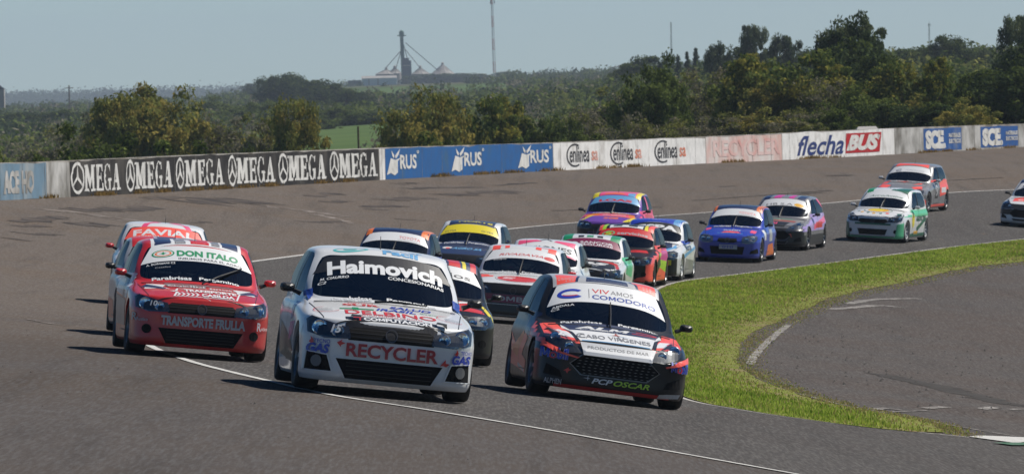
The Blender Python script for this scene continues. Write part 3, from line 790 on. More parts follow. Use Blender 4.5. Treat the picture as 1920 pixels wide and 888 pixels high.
FM = {'dk': fm('leaf_dark_green', (0.040, 0.061, 0.015), (0.112, 0.140, 0.035), .25, .5), 'dk2': fm('leaf_deep_green', (0.029, 0.049, 0.023), (0.078, 0.104, 0.041), .25, .5), 'ol': fm('leaf_olive', (0.116, 0.134, 0.037), (0.244, 0.244, 0.067), .3, .5),
      'au': fm('leaf_autumn', (0.183, 0.165, 0.041), (0.378, 0.305, 0.081), .35, .5), 'gr': fm('leaf_mid_green', (0.067, 0.102, 0.024), (0.159, 0.192, 0.050), .3, .5), 'ye': fm('leaf_yellow_green', (0.146, 0.153, 0.030), (0.342, 0.305, 0.067), .35, .5),
      'gy': fm('leaf_grey_brown', (0.120, 0.110, 0.074), (0.238, 0.216, 0.149), .25, .5), 'eu': fm('leaf_grey_green', (0.074, 0.099, 0.050), (0.171, 0.194, 0.093), .25, .5)}
# kind: (crown args), (trunk args), natural width, natural height
PROTO = {}
def proto(kind, var):
    k = (kind, var)
    if k in PROTO: return PROTO[k]
    sd = 17 * var + len(kind) * 5 + ord(kind[0])
    if kind == 'shrub': c = crown_mesh('crown', FM['dk'], 9000, 3, 6.6, 0, 75, .16, 'bush', sd, FM['gr'], clr=.26); t = trunk_mesh('trunk', 4.5, .12, 8, 2, sd)
    elif kind == 'autumn': c = crown_mesh('crown', FM['ol'], 9000, 3, 5.6, 1.2, 70, .15, 'round', sd, FM['au'], clr=.28); t = trunk_mesh('trunk', 5.5, .18, 9, 2.2, sd)
    elif kind == 'thorn': c = crown_mesh('crown', FM['gy'], 6500, 3, 5.6, 1.0, 65, .12, 'round', sd, FM['ol'], clr=.24); t = trunk_mesh('trunk', 5.8, .16, 16, 2.6, sd)
    elif kind == 'green': c = crown_mesh('crown', FM['gr'], 9000, 3, 6.2, .8, 80, .17, 'round', sd, FM['dk'], clr=.27); t = trunk_mesh('trunk', 5.5, .2, 9, 2, sd)
    elif kind == 'yellow': c = crown_mesh('crown', FM['gr'], 9000, 3, 6.2, .8, 80, .17, 'round', sd, FM['ye'], clr=.26); t = trunk_mesh('trunk', 5.8, .2, 9, 2, sd)
    elif kind == 'dark': c = crown_mesh('crown', FM['dk2'], 10000, 3, 6, .8, 80, .17, 'round', sd, FM['dk'], clr=.30); t = trunk_mesh('trunk', 5.5, .2, 8, 2, sd)
    elif kind == 'gum': c = crown_mesh('crown', FM['eu'], 8000, 3, 5.0, 2.0, 46, .15, 'wide', sd, FM['dk2'], hollow=.9, clr=.25); t = trunk_mesh('trunk', 6.2, .2, 9, 2.3, sd, top=.85)
    elif kind == 'conifer': c = crown_mesh('crown', FM['dk2'], 6000, 1.8, 6.6, .5, 70, .13, 'cone', sd, None, clr=.22, hollow=.2); t = trunk_mesh('trunk', 6.3, .12, 0, 1, sd, top=.95)
    PROTO[k] = (c, t); return PROTO[k]
KIND = {'shrub': ('bushy_shrub', 'shrub'), 'autumn': ('autumn_tree', 'tree'), 'thorn': ('thorn_tree', 'tree'), 'green': ('leafy_tree', 'tree'), 'yellow': ('poplar_tree', 'tree'), 'dark': ('evergreen_tree', 'tree'), 'gum': ('gum_tree', 'tree'), 'conifer': ('conifer_tree', 'tree')}
NT = 0
def tree(kind, px, ytop, wpx, D, label, group=None, sink=0.0):
    """a tree whose top shows at photo row ytop, standing on the terrain at distance D"""
    global NT
    NT += 1
    p = at(px, ytop, D); z = float(Tn(p.x, p.y)[0]) - sink
    H = p.z - z; W = wpx / F * D * (1.15 if kind in ('conifer', 'gum') else 1.5)
    c, t = proto(kind, NT % 3)
    o = empty(KIND[kind][0], (p.x, p.y, z)); tag(o, label, KIND[kind][1], group)
    o.rotation_euler.z = random.uniform(0, 6.28)
    wn = 3.6 if kind == 'conifer' else 6.6
    o.scale = (W / wn, W / wn, H / 7.0)
    link('crown', c, o); link('trunk', t, o)
    return o
G1 = 'trees and shrubs growing just behind the concrete wall'
T = tree
# just behind the wall, left to right
for px, yt, wd, D, lab in ((-30, 240, 130, 335, 'dark green feathery shrub cut by the left picture edge behind the pale blue panel'),
        (62, 262, 110, 330, 'low dark feathery shrub behind the bare white slab left of the black wall panels'),
        (125, 228, 120, 350, 'dark feathery shrub behind the first black wall panel from the left'),
        (205, 232, 150, 345, 'broad dark green feathery shrub at the foot of the tall brownish tree on the left'),
        (290, 236, 150, 350, 'feathery green shrub below the right flank of the tall brownish tree'),
        (372, 262, 110, 352, 'low green shrub right of the broad feathery shrubs behind the black wall panels'),
        (440, 262, 110, 358, 'low shrub under the first brownish thicket tree behind the black wall panels'),
        (505, 264, 110, 360, 'low shrub filling the foot of the brownish thicket left of the green field gap'),
        (800, 246, 130, 372, 'dark green feathery shrub behind the first blue wall panel'),
        (870, 250, 120, 375, 'dark green feathery shrub behind the middle blue wall panel'),
        (945, 258, 90, 380, 'low green shrub behind the right end of the blue wall panel'),
        (1120, 250, 90, 392, 'low shrub in shade behind the first pale advertising panel')):
    T('shrub', px, yt, wd, D, lab, G1, .4)
for kind, px, yt, wd, D, lab in (
        ('autumn', 215, 176, 95, 470, 'brownish tree forming the left shoulder of the tallest crown on the left'), ('autumn', 262, 155, 130, 480, 'tallest brownish green tree on the left rising above the horizon'),
        ('autumn', 318, 172, 110, 470, 'brownish tree forming the right shoulder of the tallest crown on the left'), ('thorn', 160, 205, 90, 500, 'grey brown thorny tree left of the tallest brownish tree'),
        ('thorn', 95, 222, 100, 520, 'thin grey brown thorny tree over the low shrubs at far left'), ('autumn', 370, 200, 90, 480, 'small brownish tree right of the tallest crown on the left'),
        ('thorn', 420, 205, 100, 470, 'greyish thorny tree in the thicket behind the third black wall panel'), ('thorn', 475, 196, 90, 465, 'greyish brown thorny tree left of the yellow tinged one'),
        ('autumn', 515, 205, 80, 470, 'brown tree in the thicket left of the yellow tinged tree'), ('autumn', 556, 180, 76, 440, 'yellow tinged slender tree beside the green field gap'),
        ('thorn', 588, 222, 34, 450, 'small thorny tree leaning over the left edge of the green field gap'),
        ('autumn', 765, 172, 92, 420, 'golden topped tree right of the green field gap'), ('autumn', 828, 168, 90, 425, 'golden topped tree behind the first blue wall panel'), ('thorn', 742, 198, 46, 430, 'thin dark tree at the right edge of the green field gap'),
        ('yellow', 905, 172, 86, 440, 'rounded yellow green tree behind the middle blue wall panel'), ('yellow', 955, 190, 64, 445, 'smaller yellow green tree on the right of the rounded one'),
        ('green', 1025, 210, 62, 430, 'small round green tree standing alone behind the join of blue and white wall panels'), ('green', 1072, 228, 46, 440, 'short bushy green tree beside the small round green tree'),
        ('thorn', 1105, 190, 90, 470, 'dark bare looking tree left of the tall green leafy one'), ('thorn', 1150, 150, 120, 480, 'broad dark greyish tree left of the tall green leafy one'),
        ('green', 1212, 132, 86, 420, 'tall green leafy tree with pale flecks behind the middle white wall panel'), ('green', 1252, 128, 60, 425, 'narrow green leafy tree touching the right side of the pale flecked one'),
        ('thorn', 1305, 122, 100, 450, 'bare greyish tree right of the tall green leafy one'), ('thorn', 1350, 112, 90, 445, 'olive grey tree above the faded pink wall panel'),
        ('yellow', 1400, 108, 96, 440, 'olive green tree with yellowish top above the faded pink wall panel'), ('autumn', 1440, 150, 90, 430, 'lower olive tree between two taller ones above the faded pink panel'),
        ('yellow', 1512, 90, 110, 430, 'big olive green tree left of the tallest tree'), ('thorn', 1560, 140, 90, 425, 'dense olive grey tree at the foot of the tallest tree'),
        ('dark', 1590, 70, 100, 450, 'lower dark crown hugging the trunk of the tallest tree'), ('gum', 1588, 26, 110, 455, 'tallest tree in view, dark ragged crown above the blue and red lettered wall panel'),
        ('dark', 1640, 100, 90, 440, 'dark green tree right of the tallest tree'), ('yellow', 1672, 118, 80, 430, 'olive yellow tree behind the right end of the white lettered panel'),
        ('autumn', 1700, 180, 80, 410, 'golden brown low tree behind the weathered slab right of the red lettered panel'), ('yellow', 1752, 114, 60, 430, 'slender bright yellow green tree behind the first small blue panel'),
        ('green', 1795, 128, 60, 440, 'mid green tree right of the slender yellow green one'), ('autumn', 1815, 186, 80, 400, 'low golden shrubby tree behind the second small blue panel'),
        ('dark', 1850, 130, 100, 415, 'dark bushy tree left of the darkest one at the right picture edge'), ('dark', 1905, 124, 110, 410, 'dark broad tree touching the right picture edge above the wall'),
        ('dark', 1660, 190, 90, 405, 'dark low tree above the small white roof behind the wall'), ('green', 1610, 170, 80, 410, 'bushy mid green tree left of the small white roof'),
        ('thorn', 1480, 200, 90, 400, 'low thicket tree behind the left end of the white lettered panel'), ('thorn', 1270, 210, 90, 405, 'low dark thicket tree behind the third grey lettered sign'),
        ('thorn', 1180, 205, 80, 405, 'low dark thicket tree behind the second grey lettered sign'), ('thorn', 1350, 205, 90, 402, 'low dark thicket tree behind the faded pink panel'),
        ('autumn', 1420, 205, 80, 402, 'low olive thicket tree behind the right half of the faded pink panel'), ('green', 1550, 205, 80, 402, 'low green thicket tree behind the middle of the white lettered panel'),
        ('dark', 1750, 190, 90, 402, 'dark low tree behind the first small blue panel'), ('dark', 1960, 60, 120, 420, 'tree mostly beyond the right picture edge')):
    T(kind, px, yt, wd, D, lab, G1, .3)
G2 = 'trees standing on the ridge against the sky'
for kind, px, yt, wd, D, lab in (
        ('gum', 1345, 76, 50, 900, 'dark domed tree on the skyline between the conifers and the airy gum tree'), ('gum', 1412, 44, 58, 900, 'tall airy grey green tree on the skyline'), ('dark', 1392, 78, 50, 905, 'dark tree in front of the foot of the airy grey green tree'),
        ('gum', 1470, 60, 56, 880, 'round crowned dark tree on the skyline right of the airy one'), ('conifer', 1436, 96, 20, 900, 'tiny pointed conifer between the two big skyline trees'),
        ('conifer', 1304, 86, 26, 1200, 'right dark conifer of the skyline pair'), ('conifer', 1272, 96, 22, 1200, 'left dark conifer of the skyline pair beside the thin mast'), ('conifer', 1288, 100, 22, 1210, 'middle dark conifer between the skyline pair'),
        ('dark', 1220, 100, 80, 1300, 'wide rounded bush like tree on the skyline left of the conifers'), ('dark', 1180, 118, 60, 1350, 'low skyline tree left of the wide rounded one'),
        ('gum', 1908, 25, 70, 560, 'tall dark ragged tree at the upper right picture corner'), ('dark', 1905, 80, 70, 570, 'dark lower crown beneath the ragged corner tree'),
        ('dark', 1772, 66, 64, 1000, 'domed tree highest on the right hand ridge'), ('dark', 1735, 90, 80, 1000, 'left flank tree of the right hand ridge dome'), ('dark', 1815, 88, 80, 1000, 'right flank tree of the right hand ridge dome'),
        ('gum', 1845, 90, 34, 980, 'small grey tree between the ridge dome and the corner tree'), ('dark', 1690, 92, 90, 1000, 'long low tree on the ridge right of the tallest tree'), ('dark', 1655, 96, 60, 1010, 'low ridge tree just right of the tallest tree'),
        ('gum', 1510, 92, 60, 1000, 'low skyline tree above the big olive tree'), ('dark', 1540, 100, 60, 990, 'dark low skyline tree left of the tallest tree'), ('dark', 1880, 104, 60, 900, 'dark low tree below the corner tree')):
    T(kind, px, yt, wd, D, lab, G2, 1.0)
G3 = 'trees in the middle distance beyond the fields'
for kind, px, yt, wd, D, lab in (
        ('dark', 505, 142, 44, 1900, 'leftmost dark tree of the distant wood left of the grain plant'), ('dark', 545, 136, 66, 1900, 'lighter domed tree of the distant wood left of the grain plant'), ('dark', 590, 146, 60, 1850, 'dark tree in the middle of the distant wood left of the grain plant'),
        ('dark', 620, 156, 60, 1800, 'dark tree right of the middle of the distant wood'), ('dark', 655, 166, 60, 1750, 'dark tree low on the right slope of the distant wood'), ('dark', 685, 186, 60, 1500, 'dark tree at the right foot of the distant wood'),
        ('dark', 470, 156, 26, 3000, 'small lone tree on the skyline left of the distant wood'), ('green', 490, 186, 60, 1400, 'bright green rounded tree below the distant wood'), ('green', 560, 190, 70, 1300, 'bright green spreading tree above the thicket'),
        ('green', 628, 200, 54, 1300, 'green round bush above the field gap'), ('green', 660, 206, 50, 1250, 'green bush at the top right of the field gap'), ('green', 610, 218, 48, 1200, 'green bush at the left edge of the field gap'), ('dark', 700, 210, 60, 1250, 'dark bush at the right top of the field gap'),
        ('dark', 120, 205, 70, 1500, 'dark bush in the far left fields'), ('dark', 40, 208, 80, 1500, 'dark bush at the far left edge'), ('green', 395, 190, 80, 1500, 'green bush right of the tallest brownish tree'), ('green', 455, 200, 80, 1400, 'green bush above the grey thicket')):
    T(kind, px, yt, wd, D, lab, G3, 1.0)
for px, yt, wd, lab in ((772, 141, 26, 'dark bush in front of the elevator foot on the horizon'), (806, 138, 30, 'dark bush between the two right hand silos'), (836, 137, 40, 'dark bushes under the largest silo'), (868, 136, 36, 'dark bush just right of the largest silo'),
        (900, 138, 40, 'dark low tree left of the lattice mast foot'), (945, 134, 44, 'dark low tree right of the lattice mast foot')):
    T('dark', px, yt, wd, 4180, lab, G3, 1.0)
# scrub covering the far slopes: nobody could count it
def scrub(name, n, D0, D1, a0, a1, hmin, hmax, mats, seed, dens=None, faces=42, leaf=.20):
    g = np.random.default_rng(seed)
    D = 1 / g.uniform(1 / D1, 1 / D0, n); a = g.uniform(a0, a1, n); X = a * D
    if dens is not None: k = dens(a, D) > g.random(n); D = D[k]; X = X[k]; n = len(D)
    H = g.uniform(hmin, hmax, n) * (D / D0) ** .25; R = H * g.uniform(.6, 1.3, n); Z = Tn(X, D)
    d = g.normal(size=(n, faces, 3)); d /= np.linalg.norm(d, axis=2)[..., None]; d *= (g.random((n, faces)) ** .3)[..., None]
    d[..., 2] = np.abs(d[..., 2])
    P = np.stack([X, D, Z], 1)[:, None] + d * np.stack([R, R, H], 1)[:, None] * (1 + .10 * g.normal(size=(n, faces, 1)))
    nr = d + g.normal(size=d.shape) * .6; nr /= np.linalg.norm(nr, axis=2)[..., None]
    A = np.cross(nr, g.normal(size=d.shape)); A /= np.linalg.norm(A, axis=2)[..., None]; B = np.cross(nr, A); s = (H * leaf)[:, None, None] * (.6 + .8 * g.random((n, faces, 1)))
    V = np.stack([P - A * s, P + B * s * .6, P + A * s, P - B * s * .6], 2).reshape(-1, 3)
    mi = np.repeat(g.integers(0, len(mats), n), faces)
    o = link(name, np_mesh(name, V, np.arange(n * faces * 4).reshape(-1, 4), 4, mats, mi)); tag(o, kind='stuff'); return o
def gaps(a, D):
    # leave the crop fields open
    k = np.ones_like(a)
    k[(a > -.030) & (a < -.008) & (D < 1300) & (D > 560)] = .02
    k[(a > -.026) & (a < .0) & (D > 2100) & (D < 3000)] = .12
    k[(D > 3000) & (a > -.0215) & (a < -.005)] *= .10
    k[(D > 4300) & (a > -.025) & (a < -.004)] = .15
    k[(D > 3700) & (D < 4400) & (a > -.021) & (a < -.002)] = .04
    return k
scrub('scrub_thicket', 1300, 520, 1250, -.075, .075, 1.0, 2.6, [FM['dk'], FM['gy'], FM['gr'], FM['ol']], 3, gaps, 150, .09)
scrub('hillside_scrub', 5200, 1250, 4300, -.075, .075, 1.3, 3.2, [FM['dk'], FM['dk2'], FM['gr'], FM['dk'], FM['gy'], FM['gr']], 4, gaps, 70, .15)
scrub('right_slope_wood', 700, 700, 1400, .012, .075, 1.6, 3.6, [FM['dk'], FM['dk2'], FM['ol'], FM['gr']], 5, None, 200, .09)
scrub('ridge_wood', 800, 3300, 4700, .0, .075, 2.5, 5.0, [FM['dk2'], FM['dk']], 6, None, 60, .15)
scrub('horizon_wood', 1600, 8200, 9500, -.08, .03, 17, 21, [FM['dk2']], 8, None, 110, .07)

# ------------------------------------------------------------------ grain plant, masts
GD = 4300.0; U = GD / F     # metres per photo pixel out there
steel_g = principled('green_steel', (.03, .13, .09), .6); galv = noisy('galvanised', (.40, .38, .36), (.30, .28, .26), .3, rough=.6); dkst = principled('dryer_steel', (.035, .05, .07), .6)
whs = principled('white_sheet', (.55, .58, .62), .7); dgs = principled('dark_green_sheet', (.02, .06, .05), .7); redp = principled('mast_red', (.40, .06, .05), .6); whp = principled('mast_white', (.6, .6, .6), .6)
def gpt(px, py): return at(px, py, GD)
def zt(px): p = at(px, 155, GD); return float(Tn(p.x, p.y)[0])
el = empty('grain_elevator', (gpt(756, 155).x, GD, zt(756)))
tag(el, 'dark green grain elevator tower with sloping spouts above the silos on the horizon', 'grain elevator')
def loc(o, v): return Vector(v) - o.location
def P(px, py, dy=0): v = gpt(px, py); return loc(el, (v.x, GD + dy, v.z))
mb = MB(); a, b = P(757, 150), P(753, 66)
for dx in (-1, 1):
    for dy in (-1, 1): mb.tube([a + Vector((dx * .8, dy * .8, -2)), b + Vector((dx * .6, dy * .6, 0))], .28, steel_g, 5)
for i in range(14):
    p = a.lerp(b, i / 14); q = a.lerp(b, (i + 1) / 14); s_ = 1 if i % 2 else -1; mb.tube([p + Vector((-.8 * s_, -.8, 0)), q + Vector((.8 * s_, -.8, 0))], .16, steel_g, 4)
mb.tube([a + Vector((0, 0, -2)), b], .75, steel_g, 6); mb.build('tower_leg', el)
mb = MB(); mb.box(b + Vector((0, 0, .4)), (2.4, 2, 2.4), steel_g); mb.box(b + Vector((-1.6, 0, -.3)), (1.4, 1, .5), steel_g); mb.box(b + Vector((1.6, 0, -.3)), (1.4, 1, .5), steel_g); mb.sphere(b + Vector((0, 0, 1.4)), 1.1, steel_g); mb.build('head', el)
mb = MB(); c = P(763, 132); mb.box(c, (17 * U, 4, 36 * U), dkst); mb.box(c + Vector((-1 * U, 0, 20 * U)), (11 * U, 3, 6 * U), dkst); mb.box(c + Vector((0, -2.1, 9 * U)), (14 * U, .2, 1.0 * U), galv); mb.build('dryer', el)
for q in ((723, 128), (742, 130)): mb = MB(); mb.tube([P(752, 95), P(*q)], .20, dkst, 5); mb.build('spout', el)
for q, s_ in (((822, 133), (760, 80)), ((788, 128), (759, 92)), ((764, 112), (757, 84))): mb = MB(); mb.tube([P(*s_), P(*q)], .20, dkst, 5); mb.build('spout', el)
for (px, ytop, ye, wd, lab) in ((724, 131, 139, 40, 'left grain silo with low conical roof behind the long white shed'), (740, 128, 138, 26, 'second silo roof left of the elevator tower'), (788, 128, 139, 34, 'grain silo with conical roof just right of the elevator tower'),
                                (830, 122, 139, 44, 'largest grain silo with conical roof at the right end of the plant')):
    v = gpt(px, ye); z0 = zt(px); s_ = empty('grain_silo', (v.x, GD + 8, z0)); tag(s_, lab, 'silo', 'grain silos on the horizon')
    hw = v.z - z0; r = wd / 2 * U; rh = (ye - ytop) * U
    mb = MB(); mb.lathe([(r, -1), (r, hw * .25), (r * 1.01, hw * .5), (r, hw)], galv, n=28); mb.build('silo_wall', s_)
    mb = MB(); mb.lathe([(r * 1.03, hw), (r * .5, hw + rh * .52), (.06 * r + .3, hw + rh)], galv, n=28, cap=True)
    for k in range(14): an = k * 2 * math.pi / 14; mb.tube([(r * math.cos(an), r * math.sin(an), hw + .1), (.6 * math.cos(an), .6 * math.sin(an), hw + rh)], .10, galv, 4)
    mb.build('roof', s_)
    mb = MB(); mb.lathe([(.7, hw + rh - .2), (.7, hw + rh + 1.0), (.1, hw + rh + 1.5)], galv, n=10, cap=True); mb.build('vent_cap', s_)
v = gpt(698, 160); sh = empty('storage_shed', (v.x, GD - 12, v.z - 1.5)); tag(sh, 'long low white shed with a dark green left end in front of the silos', 'shed')
for nm, x0_, x1_, yt, m_ in (('end_bay', 653, 679, 147, dgs), ('wall', 680, 745, 144, whs)):
    mb = MB(); wd = (x1_ - x0_) * U; h_ = (162 - yt) * U; cx = gpt((x0_ + x1_) / 2, 160).x - v.x
    mb.box((cx, 0, h_ / 2 - .6), (wd, 8, h_ + 1.5), m_); mb.build(nm, sh)
mb = MB(); cx = gpt(712, 160).x - v.x; wd = 66 * U; hh = (162 - 143.5) * U
mb.add([(cx - wd / 2, -4.3, hh), (cx + wd / 2, -4.3, hh), (cx + wd / 2, 4.3, hh), (cx - wd / 2, 4.3, hh), (cx - wd / 2, 0, hh + 1.2), (cx + wd / 2, 0, hh + 1.2)], [(0, 1, 5, 4), (2, 3, 4, 5), (0, 4, 3), (1, 2, 5), (0, 3, 2, 1)], galv); mb.build('roof', sh)
for x_ in (693, 710): mb = MB(); mb.box((gpt(x_, 160).x - v.x, -4.2, hh / 2), (.5, .3, hh * .9), galv); mb.build('downpipe', sh)
for px, w_, yt, lab in ((760, 18, 150, 'small white hut below the dryer'), (830, 48, 150, 'long pale low wall building right of the elevator')):
    v = gpt(px, 158); o = empty('low_building', (v.x, GD - 14, v.z - 1)); tag(o, lab, 'building'); mb = MB(); mb.box((0, 0, 1.2), (w_ * U, 5, (160 - yt) * U + .6), whs); mb.build('wall', o)
    mb = MB(); mb.box((0, 0, 1.2 + ((160 - yt) * U + .6) / 2 + .1), (w_ * U + .4, 5.4, .22), galv); mb.build('roof', o)
v = gpt(777, 152); o = empty('water_tank', (v.x, GD - 14, v.z - 1.2)); tag(o, 'small white rounded tank beside the hut', 'tank'); mb = MB(); mb.lathe([(.8, 0), (.8, 2), (.5, 2.6), (.1, 2.8)], whs, n=14, cap=True); mb.build('tank_shell', o, True); mb = MB(); mb.lathe([(.9, -.3), (.9, .1)], galv, n=14, cap=True); mb.build('base', o)
# lattice mast, cut by the top of the picture
def mast(name, px, pyb, pyt, D, w0, label, two=True, heads=True, pxt=None):
    b_ = at(px, pyb, D); t_ = at(pxt or px, pyt, D); z0 = float(Tn(b_.x, b_.y)[0]); o = empty(name, (b_.x, b_.y, z0)); tag(o, label, 'mast')
    hgt_ = t_.z - z0; n = 30; mb = MB(); dxx = (t_.x - b_.x)
    def c(i, k): an = k * 2.094 + .3; r_ = w0 * (1 - .35 * i / n); return Vector((dxx * i / n + r_ * math.cos(an), r_ * math.sin(an), hgt_ * i / n))
    for i in range(n):
        m_ = (redp if (i // 4) % 2 else whp) if two else dkst
        for k in range(3):
            mb.tube([c(i, k), c(i + 1, k)], w0 * .16, m_, 4); mb.tube([c(i, k), c(i + 1, (k + 1) % 3)], w0 * .09, m_, 4); mb.tube([c(i, k), c(i, (k + 1) % 3)], w0 * .09, m_, 4)
    mb.build('lattice', o)
    if heads:
        tp = Vector((dxx, 0, hgt_))
        for k in range(3):
            mb = MB(); an = k * 2.094; mb.box(tp + Vector((math.cos(an) * w0 * 1.6, math.sin(an) * w0 * 1.6, -2 * w0)), (w0 * .5, w0 * .5, w0 * 2.2), dkst); mb.build('antenna', o)
        mb = MB(); mb.tube([tp, tp + Vector((0, 0, w0 * 3))], w0 * .1, dkst, 4); mb.build('lightning_rod', o)
    return o
mast('lattice_mast', 927, 138, -2, 3300, .62, 'tall red and white lattice mast rising out of the top of the picture', pxt=922)
mast('radio_mast', 1258, 120, 42, 1400, .15, 'thin dark radio mast beside the dark skyline conifers', two=False, heads=False)
mast('thin_mast', 1742, 100, 44, 1600, .16, 'hair thin pale mast above the right hand ridge', two=False, heads=True)
b_ = at(130, 185, 2500); z0 = float(Tn(b_.x, b_.y)[0]); o = empty('utility_pole', (b_.x, b_.y, z0)); tag(o, 'small wooden utility pole with crossarm on the far left horizon', 'pole'); hh = at(130, 160, 2500).z - z0
mb = MB(); mb.tube([(0, 0, 0), (0, 0, hh)], .22, bark, 6); mb.build('pole', o); mb = MB(); mb.box((0, 0, hh - .8), (2.6, .2, .25), bark); mb.build('crossarm', o)
b_ = at(1, 195, 2200); o = empty('pale_building', (b_.x - 1, b_.y, b_.z - 1)); tag(o, 'pale gabled building cut by the left picture edge on the horizon', 'building'); mb = MB(); mb.box((0, 0, 2.4), (4.2, 4, 4.8), galv); mb.build('wall', o)
mb = MB(); mb.add([(-2.2, -2.1, 4.8), (2.2, -2.1, 4.8), (2.2, 2.1, 4.8), (-2.2, 2.1, 4.8), (0, -2.1, 6.6), (0, 2.1, 6.6)], [(0, 1, 4), (1, 2, 5, 4), (2, 3, 5), (3, 0, 4, 5)], dkst); mb.build('roof', o)
b_ = at(1626, 242, 385); z0 = -6.6; o = empty('white_roofed_shelter', (b_.x, b_.y, z0)); tag(o, 'small white roofed shelter just showing above the wall beneath the tall trees', 'shelter'); h_ = b_.z - z0
for sx in (-.5, .5):
    for sy in (-.6, .6): mb = MB(); mb.tube([(sx, sy, 0), (sx, sy, h_)], .05, galv, 6); mb.build('post', o)
mb = MB(); mb.add([(-.5, -.8, h_), (.5, -.8, h_ - .05), (.5, .8, h_), (-.5, .8, h_), (-.4, 0, h_ + .12), (.4, 0, h_ + .12)], [(0, 1, 5, 4), (1, 2, 5), (2, 3, 4, 5), (3, 0, 4), (0, 3, 2, 1)], galv); mb.build('roof', o)
# fence post in the field gap
b_ = at(672, 264, 420); o = link('fence_post', (lambda m_: (m_.tube([(0, 0, 0), (0, 0, 2.6)], .05, bark, 6), m_.me('fence_post'))[1])(MB())); o.location = (b_.x, b_.y, b_.z - 1.9); tag(o, 'single thin grey post standing in the green field gap', 'post')
# hazy air
hz = MB(); hz.box((0, 5480, 40), (3000, 11200, 110), M_('haze_air', (1, 1, 1)))
hm = MATS['haze_air']; hm.node_tree.nodes.clear(); ho = hm.node_tree.nodes.new('ShaderNodeOutputMaterial'); hv = hm.node_tree.nodes.new('ShaderNodeVolumePrincipled')
hv.inputs['Density'].default_value = .00008; hv.inputs['Color'].default_value = (.72, .84, 1.0, 1); hm.node_tree.links.new(hv.outputs[0], ho.inputs['Volume'])
tag(hz.build('haze'), kind='stuff')
